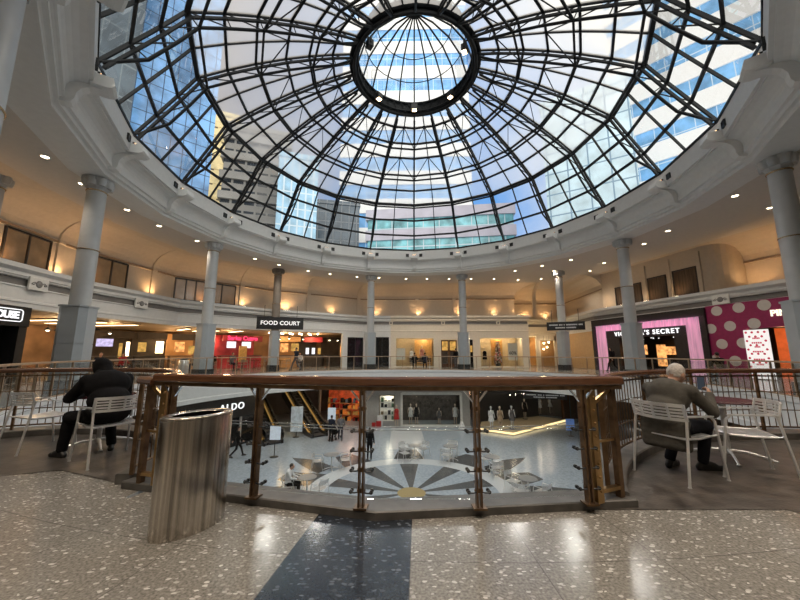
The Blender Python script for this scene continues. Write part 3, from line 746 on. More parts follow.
# ------------------------------------------------------------------ towers outside
def tower(name, label, az, dist, w, dp, z1, m, rot=None, z0=-5, bands=None, bm=None):
    x, y = dist*math.sin(R(az)), dist*math.cos(R(az))
    t = thing(name, label, 'building', (x,y,z0), -R(az) if rot is None else rot)
    mb = MB(); mb.box((0,dp/2,(z1-z0)/2), (w,dp,z1-z0)); mb.build('glass_front', m, t, local=True)
    if bands:
        per, bh, pr = bands; mb = MB(); z = 2
        while z < z1-z0:
            mb.box((0,dp/2,z+bh/2), (w+2*pr,dp+2*pr,bh)); z += per
        mb.build('floor_band', bm, t, local=True)
    mb = MB(); mb.box((0,dp/2,z1-z0+.5), (w+.4,dp+.4,1)); mb.build('roof', bm or m, t, local=True)
    return t
BW = mat('white_cladding', (.85,.86,.86), .6, var=.03); BG = mat('concrete_cladding', (.30,.29,.27), .8, var=.15, scale=.4)
BY = mat('sunlit_stone', (.75,.62,.34), .8, var=.3, scale=.5)  # sunlight on the stone is painted into this yellow
BL = mat('lavender_cladding', (.50,.48,.56), .7, var=.12, scale=.3)
tower('tower', 'white tower with blue window bands seen through the right of the dome', 44.5, 62, 19, 7, 120, facade('blue_bands', (.20,.45,.78), (.55,.7,.85), 2.4, 3.9, .05, .05, gvar=.3), bands=(5.6,3.1,.25), bm=BW)
tower('tower', 'white banded tower seen straight up through the crown ring', 1, 95, 40, 20, 170, facade('blue_bands_far', (.16,.40,.76), (.55,.7,.85), 3, 3.9, .05, .05), bands=(9.2,4.6,.3), bm=BW)
tower('tower', 'pale glass tower with a white grid right of the dome centre', 31.5, 50, 11, 5, 38, facade('pale_grid', (.55,.72,.82), (.20,.32,.45), 2.6, 3.2, .07, .06, gvar=.2))
tower('tower', 'sky-blue mirrored glass tower at the left of the dome', -37.2, 46, 9, 5, 90, facade('blue_mirror', (.17,.38,.74), (.05,.10,.2), 1.3, 1.9, .07, .06, gr=.12, gvar=.4), rot=R(40))
tower('tower', 'grey-blue glass tower at the far left of the dome', -51.5, 33, 11, 4, 85, facade('grey_mirror', (.075,.10,.125), (.16,.19,.21), 1.5, 3.0, .06, .05, gr=.45, gvar=.35), rot=R(52))
tower('tower', 'yellow sunlit stone tower between the blue and concrete towers', -31.2, 84, 9, 6, 58, facade('sunlit_facade', (.16,.13,.10), (.80,.66,.36), 2.5, 3.6, .42, .45), rot=R(25), bands=(3.6,1.5,.15), bm=BY)  # skin and bands carry painted sunlight in their yellow
tower('tower', 'grey concrete tower with stacked window floors left of centre', -25, 68, 12, 6, 46, facade('concrete_floors', (.035,.04,.045), (.26,.25,.23), 2.2, 4.2, .18, .3), rot=R(18), bands=(4.2,1.5,.5), bm=BG)
tower('tower', 'slim pale blue tower with diagonal bracing beside the concrete tower', -18.2, 60, 7, 4, 37, facade('pale_blue_brace', (.32,.55,.74), (.62,.74,.82), 1.3, 3.2, .22, .08))
tower('office_block', 'dark glazed office block low at the left of the dome centre', -12, 80, 13, 8, 38, facade('dark_grid', (.08,.11,.14), (.20,.22,.24), 1.9, 2.4, .15, .12))
tower('office_block', 'low teal glass office block with lavender bands ahead through the dome', 7, 66, 30, 8, 30, facade('teal_glass', (.18,.46,.52), (.5,.62,.68), 3.3, 4, .06, .06, gvar=.5), bands=(4.6,2.2,.4), bm=BL)
mb = MB(); mb.prism([(-150,30),(150,30),(150,200),(-150,200)], -6.2, -6); 
struct(mb.build('ground', mat('street_grey', (.12,.12,.12), .8), origin=False))

# ------------------------------------------------------------------ near glass railing
POSTS = [(-2.25,3.40),(-1.29,3.16),(-.32,2.955),(.65,2.955),(1.60,3.03)]
mb = MB()
front = [(-2.75,3.52),(-.2,2.88),(2.06,3.11)]
mb.sweep(front, [(0,0),(0,.058),(.010,.067),(.25,.067),(.25,-.2)]); struct(mb.build('trim_7', STONE, origin=False))
rail = thing('glass_railing', 'glass and bronze railing with a wood handrail straight ahead in the foreground', 'railing', (-.3,3.0,.1))
def railpath(h): return [(-2.46,3.45,h),(-2.25,3.40,h),(-1.29,3.16,h),(-.32,2.955,h),(.65,2.955,h),(1.60,3.03,h),(1.98,3.08,h)]
mb = MB(); mb.sweep([(p[0],p[1]) for p in railpath(0)], [(-.045,1.04),(-.05,1.052),(-.05,1.098),(-.03,1.114),(.03,1.114),(.05,1.098),(.05,1.052),(.045,1.04),(-.045,1.04)])
mb.build('handrail', WOOD, rail)
mb = MB(); mb.sweep([(p[0],p[1]) for p in railpath(0)], [(-.03,1.0),(-.03,1.034),(.03,1.034),(.03,1.0),(-.03,1.0)]); mb.build('handrail_channel', BRONZE, rail)
for a, b in zip(POSTS[:-1], POSTS[1:]):
    A, B = Vector(a), Vector(b); u = (B-A).normalized(); n = Vector((-u.y,u.x)); a2, b2 = A+u*.045+n*.01, B-u*.045+n*.01
    mb = MB(); mb.bar((a2.x,a2.y,.56), (b2.x,b2.y,.56), .012, .86); mb.build('glass_panel', GLASS, rail)
for z in (.665,.69):
    mb = MB(); mb.tube([(p[0],p[1]+.035,z) for p in railpath(0)[1:-1]], .004, 6); mb.build('tie_rod', CHROME, rail)
for i, (x,y) in enumerate(POSTS):
    A = Vector(POSTS[max(i-1,0)]); B = Vector(POSTS[min(i+1,4)]); u = (B-A).normalized(); n = Vector((-u.y,u.x)); rz = math.atan2(u.y,u.x)
    mb = MB()
    for e in (-.017,.017): mb.box((x+u.x*e,y+u.y*e,.535), (.014,.062,.95), rz)
    for z in (.2,.36,.52,.67,.85,.98): mb.box((x,y,z), (.03,.03,.035), rz)
    for z in (.2,.36,.52,.67,.85):
        for e in (-.028,.028): mb.tube([(x+u.x*e,y+u.y*e-.0,z),(x+u.x*e*1.25,y+u.y*e*1.25,z)], .011, 8)
    mb.box((x,y,.072), (.11,.1,.014), rz)
    po = mb.build('post', BRONZE, rail)
    for z in (.19,.355,.51,.665):
        for e in (-1,1):
            mb = MB(); c = Vector((x,y,z)); ux = Vector((u.x,u.y,0)); nx = Vector((n.x,n.y,0)); q = c+ux*e*.085
            mb.tube([c+ux*e*.02-nx*.015, c+ux*e*.05-nx*.03, q-nx*.03], .006, 6)
            for s_ in (-1,1): mb.tube([q+nx*(.01+s_*.012), q+nx*(.01+s_*.03)], .015, 10)
            mb.tube([q-nx*.03, q+nx*.02], .007, 6); mb.build('glass_clamp', BLACKM, po)
    for e in (-1,1):
        mb = MB(); c = Vector((x,y,.9)); ux = Vector((u.x,u.y,0)); mb.bar(c+ux*e*.02, c+ux*e*.1+Vector((0,0,.1)), .022, .012); mb.build('brace', CHROME, po)
def endpost(x0, y0, x1, y1):
    """riveted brass plate post and slimmer bronze post where the railing turns"""
    u = (Vector((x1,y1))-Vector((x0,y0))).normalized(); rz = math.atan2(u.y,u.x)
    mb = MB(); mb.box((x0,y0,.545), (.075,.05,.97), rz)
    for k in range(8): mb.ell((x0-.03*u.y*-1,y0-.03,.16+.11*k), (.013,.01,.013), n=8, k=5)
    mb.build('plate_post', BRASS, rail)
    mb = MB(); mb.box((x1,y1,.545), (.05,.05,.97), rz); mb.build('corner_post', BRONZE, rail)
    mb = MB(); mb.bar((x0,y0,.15), (x1,y1,.15), .05, .03); mb.build('tie_plate', BRASS, rail)
    mb = MB(); mb.bar((x0,y0,.55),(x1,y1,.55), .02, .02); mb.build('tie_bar', BRASS, rail); mb = MB(); mb.bar((x0,y0,.86),(x1,y1,1.0), .025, .03); mb.build('brace', BRASS, rail)
endpost(1.70,3.07,1.95,3.17); endpost(-2.36,3.45,-2.55,3.50)

# ------------------------------------------------------------------ curved bar railings of the two alcoves
def alcove_rail(cx, cy, rr, t0, t1, label, start):
    t = thing('bar_railing', label, 'railing', (cx+rr*math.cos(R((t0+t1)/2)), cy+rr*math.sin(R((t0+t1)/2)), .1), 0, 'bar railings of the seating alcoves')
    def q(a, z, r=rr): return (cx+r*math.cos(R(a)), cy+r*math.sin(R(a)), z)
    k = 48; an = [t0+(t1-t0)*i/k for i in range(k+1)]
    pl = [(q(a,0)[0], q(a,0)[1]) for a in an]
    pl = [start]+pl
    if t1 < t0: pass
    mb = MB(); mb.sweep(pl, [(-.045,1.0),(-.05,1.02),(-.05,1.05),(-.03,1.07),(.03,1.07),(.05,1.05),(.05,1.02),(.045,1.0),(-.045,1.0)], sm=False); mb.build('handrail', WOOD, t)
    for z, w in ((.95,.022),(.70,.014),(.42,.014),(.16,.024)):
        mb = MB(); mb.tube([q(a,z) for a in an], w*.6, 6); mb.build('rail_band', BRONZE, t)
    L = abs(t1-t0)*PI/180*rr; nb = int(L/.098)
    mb = MB()
    for i in range(nb+1):
        a = t0+(t1-t0)*i/nb; mb = MB()
        if i % 12 == 0: mb.box((0,0,0), (.04,.03,.92), M=Matrix.Translation(q(a,.55)) @ Matrix.Rotation(R(a),4,'Z')); mb.build('post', BRONZE, t)
        else: mb.tube([q(a,.15),q(a,.98)], .0065, 6); mb.build('bar', BRONZE, t)
    mb = MB(); n = 60; vs = []; fs = []
    for i in range(n+1):
        a = t0+(t1-t0)*i/n
        vs += [q(a,.0,rr-.16), q(a,.09,rr-.16), q(a,.1,rr-.145), q(a,.1,rr+.2), q(a,-.1,rr+.2)]
    for i in range(n):
        for j in range(4): fs.append((i*5+j, i*5+j+1, i*5+5+j+1, i*5+5+j))
    fs += [(0,1,2,3,4), tuple(n*5+j for j in (4,3,2,1,0))]
    mb.add(vs, fs); struct(mb.build('trim_7', STONE, origin=False))
alcove_rail(5.70,1.23,4.31, 152, 40, 'curved bronze bar railing around the right-hand seating alcove', (1.98,3.10))
alcove_rail(-5.14,3.47,2.40, 4, 160, 'curved bronze bar railing around the left-hand seating alcove', (-2.47,3.45))

# ------------------------------------------------------------------ gallery railing around the atrium
gal = thing('gallery_railing', 'long glass gallery railing with beige handrail curving around the far atrium edge', 'railing', P(RE,0,0))
HB = mat('handrail_beige', (.34,.25,.17), .4, .3, var=.15)
A0, A1 = -145, 149
mb = MB(); st = 3; arc = [A0+st*i for i in range(int((A1-A0)/st)+1)]
mb.sweep([tuple(P(RE+.12,a).xy) for a in arc], [(-.035,1.02),(-.035,1.06),(-.02,1.075),(.02,1.075),(.035,1.06),(.035,1.02),(-.035,1.02)]); mb.build('handrail', HB, gal)
mb = MB(); mb.sweep([tuple(P(RE+.12,a).xy) for a in arc], [(-.02,.03),(-.02,.07),(.02,.07),(.02,.03),(-.02,.03)]); mb.build('base_rail', HB, gal)
na = 64
for i in range(na+1):
    a = A0+(A1-A0)*i/na; p = P(RE+.12,a)
    mb = MB(); mb.box((p.x,p.y,.53), (.035,.05,1.04), -R(a)); mb.build('post', HB, gal)
    if i < na:
        p0, p1 = P(RE+.12,a+.12,.54), P(RE+.12,a+(A1-A0)/na-.12,.54); mb = MB(); mb.bar(p0, p1, .012, .9); mb.build('glass_panel', GLASS, gal)
mb = MB(); mb.sweep([tuple(P(RE+.02,a).xy) for a in arc], [(0,-.001),(0,.03),(.22,.03),(.22,-.001)]); struct(mb.build('trim_8', WHITE, origin=False))

# ------------------------------------------------------------------ bin
t = thing('litter_bin', 'tall oval brushed-steel litter bin standing in front of the glass railing', 'bin', (-1.63,2.80,0), R(58))
HC = .83
mb = MB()
mb.lathe([(.265,.0),(.27,.012),(.27,HC-.01),(.262,HC)], n=56, sx=1.0, sy=.62, cap=False); mb.build('body', BRUSH, t, local=True)
mb = MB(); mb.lathe([(.27,HC-.012),(.272,HC),(.258,HC+.012),(.20,HC+.010),(.19,HC+.004),(.189,HC+.001)], n=56, sx=1.0, sy=.64, cap=False); mb.build('rim', BRUSH, t, local=True)
mb = MB(); mb.lathe([(.189,HC+.002),(.185,HC-.5),(.005,HC-.52)], n=32, sx=1, sy=.64, cap=False); mb.build('liner', mat('bin_hole_shade', (.003,.003,.003), .9, spec=0), t, local=True)  # pure black liner: the darkness inside the hole is put into its colour
mb = MB(); mb.lathe([(.255,0),(.255,.012)], n=40, sx=1, sy=.62); mb.build('foot', RUBBER, t, local=True)

# ------------------------------------------------------------------ metal armchairs and tables
def make_chair(name, label, m=SILVER, group='aluminium cafe armchairs'):
    t = thing(name, label, 'chair', (0,0,0), 0, group)
    mb = MB()                                               # slotted seat pan
    nx = 15
    for i in range(nx):
        x = -.22+.44*i/(nx-1); d = .006*math.cos(x*6)
        pts = [(x,-.2,.445-d),(x,-.08,.435-d),(x,.08,.436-d),(x,.19,.446-d),(x,.225,.436-d)]
        for a, b in zip(pts[:-1], pts[1:]): mb.bar(a, b, .022, .012)
    for y, z in ((-.2,.445),(.0,.434),(.215,.442)): mb.bar((-.235,y,z-.004),(.235,y,z-.004),.035,.014)
    mb.tube([(-.23,-.2,.44),(-.24,.0,.432),(-.235,.17,.44),(-.2,.225,.438),(0,.235,.44),(.2,.225,.438),(.235,.17,.44),(.24,0,.432),(.23,-.2,.44)], .012, 8)
    mb.build('seat', m, t, local=True)
    mb = MB()                                               # slatted backrest bowed to the rear
    def bk(x, z): return Vector((x, -.205-.085*math.cos(x/.27*PI/2)-(z-.62)*.22, z))
    xs = [-.265+.53*i/12 for i in range(13)]
    for z, w in ((.632,.03),(.668,.018),(.701,.018),(.734,.018),(.775,.036)):
        for a, b in zip(xs[:-1], xs[1:]): mb.bar(bk(a,z), bk(b,z), .014, w)
    for x in (-.265,-.14,0,.14,.265):
        mb.bar(bk(x,.622), bk(x,.79), .02 if abs(x) < .2 else .03, .014, up=(0,1,0))
    mb.build('backrest', m, t, local=True)
    for s_ in (-1,1):
        mb = MB(); mb.tube([(s_*.285,.30,0),(s_*.275,.22,.60),(s_*.27,.17,.648)], .0135, 8); mb.tube([(s_*.285,.30,0),(s_*.285,.30,.012)], .017, 8); mb.build('leg', m, t, local=True)
        mb = MB(); mb.tube([(s_*.275,-.31,0),(s_*.265,-.23,.5),(s_*.26,-.2,.66)], .0135, 8); mb.tube([(s_*.275,-.31,0),(s_*.275,-.31,.012)], .017, 8); mb.build('leg', m, t, local=True)
        mb = MB()
        ar = [(s_*.262,-.22,.668),(s_*.285,-.1,.668),(s_*.295,.05,.66),(s_*.285,.16,.655),(s_*.265,.2,.65)]
        for a, b in zip(ar[:-1], ar[1:]): mb.bar(a, b, .04, .014)
        mb.build('armrest', m, t, local=True)
        mb = MB(); mb.tube([(s_*.235,-.2,.44),(s_*.268,-.24,.46)], .01, 6); mb.build('seat_bracket', m, t, local=True); mb = MB(); mb.tube([(s_*.235,.19,.44),(s_*.28,.235,.46)], .01, 6); mb.build('seat_bracket', m, t, local=True)
    return t
MAROON = mat('table_maroon', (.085,.03,.035), .25, var=.2)
def make_table(name, label, top=MAROON, r=.37, h=.72, group='small round cafe tables', m=SILVER):
    t = thing(name, label, 'table', (0,0,0), 0, group)
    mb = MB(); mb.lathe([(r-.03,h-.03),(r,h-.022),(r,h-.006),(r-.01,h)], n=40); mb.build('tabletop', top, t, local=True)
    mb = MB(); mb.lathe([(.035,.05),(.03,.1),(.03,h-.05),(.09,h-.03)], n=16); mb.build('pedestal', m, t, local=True)
    for k in range(4):
        a = k*PI/2+.3; c, s_ = math.cos(a), math.sin(a)
        mb = MB(); mb.tube([(0,0,.09),(.16*c,.16*s_,.085),(.32*c,.32*s_,.05),(.42*c,.42*s_,.015)], .02, 8, r1=.012); mb.ell((.42*c,.42*s_,.014),(.024,.024,.014), n=10, k=6); mb.build('foot', m, t, local=True)
    return t
def hd(dx, dy): return math.atan2(dy, dx)-PI/2            # heading of a thing built facing +Y
chair = make_chair('cafe_armchair', 'aluminium armchair the grey-haired man in the blazer sits on')
chair.location = (3.05,3.88,0); chair.rotation_euler = (0,0,hd(.94,.34))
dup(chair, (3.88,3.95,0), hd(-.90,.43), 'empty aluminium armchair at the right edge facing the man in the blazer')
dup(chair, (-3.66,4.42,0), hd(-.82,.52), 'aluminium armchair under the person in the black hoodie')
dup(chair, (-5.10,4.93,0), hd(.35,.94), 'empty aluminium armchair across the table from the hooded person')
table = make_table('cafe_table', 'round maroon table in front of the man in the blazer')
table.location = (4.22,4.52,0); table.rotation_euler = (0,0,R(-140))
dup(table, (-4.36,5.06,0), .5, 'round table half hidden behind the person in the black hoodie')
BRSEAT = mat('chair_taupe', (.30,.25,.21), .4, .5, var=.2)
gch = make_chair('gallery_chair', 'taupe chair on the left gallery, nearest the rail', BRSEAT, 'taupe chairs on the left gallery')
gch.location = (-10.75,8.7,0); gch.rotation_euler = (0,0,hd(-.6,1))
for x, y, a, b, lb in ((-10.95,9.9,-1,-.3,'taupe chair on the left gallery, just right of the nearest one'),(-11.9,9.3,1,.2,'taupe chair on the left gallery, back turned to the shop front'),(-12.2,8.0,1,1,'taupe chair on the left gallery closest to the black shop')):
    dup(gch, (x,y,0), hd(a,b), lb)
gt = make_table('gallery_table', 'dark round table among the taupe chairs on the left gallery', BLACKM, .36, .73, 'dark gallery tables', BLACKM); gt.location = (-11.5,8.75,0)

# ------------------------------------------------------------------ people
def blob(mb, name, m, parent, voxel=.012, smooth=4, fold=0, fs=9):
    me = bpy.data.meshes.new('tmp'); me.from_pydata([tuple(v) for v in mb.v], [], mb.f)
    bm = bmesh.new(); bm.from_mesh(me); bmesh.ops.recalc_face_normals(bm, faces=bm.faces); bm.to_mesh(me); bm.free()
    o = bpy.data.objects.new('tmp', me); COL.objects.link(o)
    r = o.modifiers.new('r', 'REMESH'); r.mode = 'VOXEL'; r.voxel_size = voxel
    s = o.modifiers.new('s', 'SMOOTH'); s.iterations = smooth; s.factor = .5
    dg = bpy.context.evaluated_depsgraph_get(); dg.update()
    nm = bpy.data.meshes.new_from_object(o.evaluated_get(dg)); bpy.data.objects.remove(o); nm.name = name
    if fold:
        for v in nm.vertices:
            k = noise.noise(Vector(v.co)*fs)+.5*noise.noise(Vector((v.co.x*fs*2.3,v.co.y*fs*2.3,v.co.z*fs)))
            v.co += v.normal*k*fold
    nm.materials.clear(); nm.materials.append(m)
    for p in nm.polygons: p.use_smooth = True
    o = bpy.data.objects.new(name, nm); COL.objects.link(o); o.parent = parent
    return o
def frame(f, u):
    f = Vector(f).normalized(); u = Vector(u); x = f.cross(u).normalized(); u = x.cross(f); return Matrix((x,f,u)).transposed()
def hand(mb, w, d, n, side, curl=.5, s=1.0):
    """palm, four unequal bent fingers and a thumb; d points along the hand, n out of the palm"""
    d = Vector(d).normalized(); n = Vector(n); n = (n-d*n.dot(d)).normalized(); x = d.cross(n)*side; w = Vector(w)
    T = Matrix((x,d,n)).transposed()
    mb.ell(w+d*.045*s, (.042*s,.055*s,.018*s), T)
    for k, (o, L) in enumerate(((-.03,.068),(-.01,.078),(.011,.072),(.03,.056))):
        a = w+d*.08*s+x*o*s; b = a+(d*math.cos(curl)+n*math.sin(curl))*L*.5*s; c = b+(d*math.cos(curl*2)+n*math.sin(curl*2))*L*.5*s
        mb.cap(w+d*.05*s+x*o*.8*s, a, .010*s, .0095*s, 8); mb.cap(a, b, .0095*s, .0088*s, 8); mb.cap(b, c, .0088*s, .0075*s, 8)
    a = w+d*.025*s-x*.03*s; b = a+(d*.6-x*.6+n*.45)*.045*s; mb.cap(a, b, .013*s, .011*s, 8); mb.cap(b, b+(d*.75+n*.5)*.035*s, .011*s, .009*s, 8)
def person(label, loc, rz, J, st, voxel=.012, group=None):
    """J: joints in metres, facing +Y, feet near z = 0. st: colours and clothing"""
    t = thing('person', label, 'person', loc, rz, group)
    V = {k: Vector(v) for k, v in J.items()}
    hf = V.get('look', Vector((0,1,0))).normalized(); up = (V['head']-V['neck']).normalized()
    T = frame(hf, up); H = V['head']; B = st.get('build', 1.0)
    tor = frame(hf if abs(V['chest'].x) < .3 else (0,1,0), V['neck']-V['waist'])
    tt = frame((0,1,0), (V['neck']-V['waist']).normalized())
    mb = MB()
    mb.ell(H, (.074,.095,.112), T, 20, 14); mb.ell(H+T@Vector((0,.03,-.06)), (.054,.062,.058), T, 16, 10); mb.ell(H+T@Vector((0,-.02,.01)), (.077,.085,.095), T, 16, 10)
    mb.cap(H+T@Vector((0,.09,.012)), H+T@Vector((0,.112,-.022)), .011, .015, 10)                 # nose
    mb.cap(H+T@Vector((-.035,.08,.03)), H+T@Vector((.035,.08,.03)), .016, .016, 10)                # brow
    mb.cap(H+T@Vector((-.02,.088,-.056)), H+T@Vector((.02,.088,-.056)), .009, .009, 8)             # lips
    mb.ell(H+T@Vector((0,.075,-.09)), (.022,.02,.018), T)
    for s_ in (-1,1): mb.ell(H+T@Vector((s_*.077,-.005,-.005)), (.012,.022,.034), T, 10, 8); mb.ell(H+T@Vector((s_*.04,.06,-.025)), (.025,.025,.025), T)
    mb.cap(V['neck'], H-up*.05, .056, .052, 14); mb.ell(V['chest'], (.15,.10,.17), tt); mb.ell(V['waist'], (.13,.10,.13), tt); mb.ell(V['pelvis'], (.15,.11,.10))
    mb.cap(V['neck'], V['chest'], .06, .1)
    for s_ in 'LR':
        sg = -1 if s_ == 'L' else 1
        mb.cap(V['chest'], V['s'+s_], .09, .055); mb.cap(V['s'+s_], V['e'+s_], .047, .038); mb.cap(V['e'+s_], V['w'+s_], .038, .026)
        mb.cap(V['pelvis'], V['hip'+s_], .1, .08); mb.cap(V['hip'+s_], V['k'+s_], .075, .052); mb.cap(V['k'+s_], V['a'+s_], .052, .036)
        hdr = V.get('hd'+s_, V['w'+s_]-V['e'+s_]); hn = V.get('hn'+s_, Vector((-sg,0.3,0)))
        hand(mb, V['w'+s_], hdr, hn, sg, st.get('curl', .5))
        to = V['a'+s_]+V.get('toe'+s_, Vector((0,.17,0))); mb.cap(V['a'+s_]-Vector((0,0,.03)), V['a'+s_].lerp(Vector((to.x,to.y,to.z-.05)), .6)-Vector((0,0,.02)), .032, .022)
    body = blob(mb, 'body', st['skin'], t, voxel, 3)
    if voxel < .015:
        for s_ in (-1,1):
            mb = MB(); mb.ell(H+T@Vector((s_*.031,.083,.008)), (.012,.01,.01), T, 10, 8); mb.build('eye', st.get('eye', EYE), t, local=True)
    # upper garment
    mb = MB(); e = st.get('loose', 1.0)
    mb.ell(V['chest'], (.185*B*e,.125*B*e,.20), tt, 20, 12); mb.ell(V['waist'], (.165*B*e,.125*B*e,.17), tt, 20, 12)
    mb.ell(V['pelvis']+Vector((0,0,.03)), (.178*B*e,.14*B*e,st.get('hem', .12)), None, 20, 12)
    mb.cap(V['neck']-(V['neck']-V['chest'])*.15, V['chest'], .072, .13)
    for s_ in 'LR':
        mb.cap(V['neck']-(V['neck']-V['chest'])*.3, V['s'+s_], .075, .07*e); mb.cap(V['chest'], V['s'+s_], .12, .07*e)
        mb.cap(V['s'+s_], V['e'+s_], .068*e, .056*e); mb.cap(V['e'+s_], V['e'+s_].lerp(V['w'+s_], st.get('sleeve', .95)), .055*e, .042*e)
    for (a, b, r0, r1) in st.get('extra', []): mb.cap(a, b, r0, r1, 14)
    for (c, r) in st.get('extra_ell', []): mb.ell(c, r, None, 18, 10)
    blob(mb, st.get('top_name', 'jacket'), st['top'], t, max(voxel, .011), 5, .006 if voxel < .015 else 0)
    # trousers
    mb = MB(); mb.ell(V['pelvis'], (.17*B,.135*B,.11), None, 18, 10)
    for s_ in 'LR':
        mb.cap(V['pelvis'], V['hip'+s_], .12, .1*B); mb.cap(V['hip'+s_], V['k'+s_], .095*B, .07*B); mb.cap(V['k'+s_], V['a'+s_].lerp(V['k'+s_], .04), .068*B, .052*B)
    blob(mb, 'trousers', st['pants'], t, max(voxel, .011), 4, .005 if voxel < .015 else 0)
    for s_ in 'LR':
        mb = MB(); a = V['a'+s_]; to = V.get('toe'+s_, Vector((0,.17,0))); f = to.normalized()
        heel = a-f*.045; heel.z = a.z-.06
        tip = a+to; tip.z = a.z-.065+to.z
        mb.cap(heel, tip, .038, .034, 12); mb.cap(a+Vector((0,0,-.01)), a.lerp(tip, .6), .046, .036, 12); mb.cap(a-Vector((0,0,.01)), heel, .044, .038)
        so = Vector((0,0,-.018)); mb.cap(heel+so, tip+so, .03, .03)
        blob(mb, 'shoe', st['shoe'], t, max(voxel, .010), 3)
    if st.get('hair'):
        mb = MB(); mb.ell(H+T@Vector((0,-.016,.022)), (.082,.094,.104), T, 20, 14)
        if st.get('long'): mb.cap(H+T@Vector((0,-.05,0)), H+T@Vector((0,-.07,-.18)), .07, .05)
        # cut away the face
        o = blob(mb, 'hair', st['hair'], t, max(voxel*.8, .009), 2, .004 if voxel < .015 else 0, 30)
        Ti = T.inverted(); me = o.data; bm = bmesh.new(); bm.from_mesh(me)
        kill = [v for v in bm.verts if (Ti @ (v.co-H)).y > .035+.9*max(0,(Ti @ (v.co-H)).z-.02) or (Ti @ (v.co-H)).z < -.055-(.3 if st.get('long') else 0)]
        bmesh.ops.delete(bm, geom=kill, context='VERTS'); bm.to_mesh(me); bm.free()
    if st.get('hood'):
        mb = MB(); mb.ell(H+T@Vector((0,-.02,.015)), (.105,.118,.13), T, 20, 14); mb.cap(H+T@Vector((0,-.05,-.05)), V['neck'], .09, .1)
        mb.cap(V['neck']+Vector((-.07,-.03,.0)), V['neck']+Vector((.07,-.03,.0)), .07, .07)
        o = blob(mb, 'hood', st['top'], t, .012, 4, .008, 11); Ti = T.inverted(); me = o.data; bm = bmesh.new(); bm.from_mesh(me)
        bmesh.ops.delete(bm, geom=[v for v in bm.verts if (Ti @ (v.co-H)).y > .07 and abs((Ti @ (v.co-H)).x) < .07 and -.1 < (Ti @ (v.co-H)).z < .09], context='VERTS'); bm.to_mesh(me); bm.free()
    return t
SKIN = mat('skin', (.48,.28,.20), .5, var=.06, scale=10); SKIND = mat('skin_deep', (.16,.085,.055), .5, var=.06)
EYE = mat('eye_dark', (.02,.018,.016), .15)
def cloth(n, c): return mat(n, c, .9, spec=.12, var=.15, scale=14, bump=.25, bscale=90)
GREYHAIR = mat('white_grey_hair', (.52,.48,.44), .7, var=.2, scale=60, bump=.5, bscale=160)
DKHAIR = mat('dark_hair', (.02,.016,.013), .6, var=.3, scale=40)
BLAZER = cloth('olive_grey_blazer', (.085,.08,.07)); BLKC = cloth('black_cloth', (.008,.008,.009)); DKT = cloth('dark_trousers', (.014,.015,.02))
SHOEB = mat('black_shoe', (.012,.012,.012), .4); WHT = cloth('white_cloth', (.68,.70,.72)); NAVY = cloth('navy_cloth', (.02,.025,.04)); GREYC = cloth('grey_cloth', (.12,.12,.13)); BLUEC = cloth('blue_cloth', (.08,.13,.2))
REDC = cloth('red_cloth', (.35,.03,.03)); TANC = cloth('tan_cloth', (.32,.24,.16))
# man in the blazer: leaning over the table, right hand raised, feet crossed under the chair
J = dict(pelvis=(0,-.08,.54), waist=(0,-.08,.70), chest=(0,.0,.84), neck=(0,.11,.98), head=(.02,.19,1.075), look=(.12,.9,-.38),
         sL=(-.20,.04,.905), sR=(.20,.04,.905), eL=(-.27,.26,.70), eR=(.285,.26,.68), wL=(-.12,.46,.80), wR=(.21,.42,.85),
         hdL=(.35,.85,.25), hdR=(-.25,.5,.45), hnL=(.6,0,-.5), hnR=(-.7,.3,.2), hipL=(-.1,-.02,.52), hipR=(.1,-.02,.52), kL=(-.12,.40,.50), kR=(.13,.42,.50),
         aL=(-.16,.20,.095), aR=(.06,.42,.095), toeL=(-.02,.17,0), toeR=(.10,.16,0))
person('grey-haired man in a dark blazer seated on the right with his back turned', (3.05,3.91,0), hd(.91,.42), J,
       dict(skin=SKIN, top=BLAZER, pants=DKT, shoe=SHOEB, hair=GREYHAIR, loose=1.1, build=1.08, top_name='blazer', hem=.2, curl=.7,
            extra_ell=[((0,-.08,.55),(.215,.165,.17)),((0,-.1,.66),(.2,.15,.2))], extra=[((s_*.15,-.13,.56),(s_*.19,-.12,.33),.085,.05) for s_ in (-1,1)]+[((-.16,-.17,z),(.16,-.17,z),.06,.06) for z in (.52,.46,.40,.35)]))
def phone(loc, d, label):
    T = Matrix.Translation(loc) @ frame(d, (0,0,1)).to_4x4(); t = thing('phone', label, 'phone', loc)
    mb = MB(); mb.box((0,0,0), (.074,.009,.15), M=T); mb.build('case', BLACKM, t, bevel=.003)
    mb = MB(); mb.box((0,0,0), (.066,.003,.138), M=T @ Matrix.Translation((0,-.005,0))); mb.build('screen', emis('phone_screen', (.55,.65,.8), .06), t)
c0 = Matrix.Translation((3.05,3.91,0)) @ Matrix.Rotation(hd(.91,.42),4,'Z')
phone(c0 @ Vector((.10,.52,.965)), (.86,.5,-.1), 'phone held up by the man in the blazer')
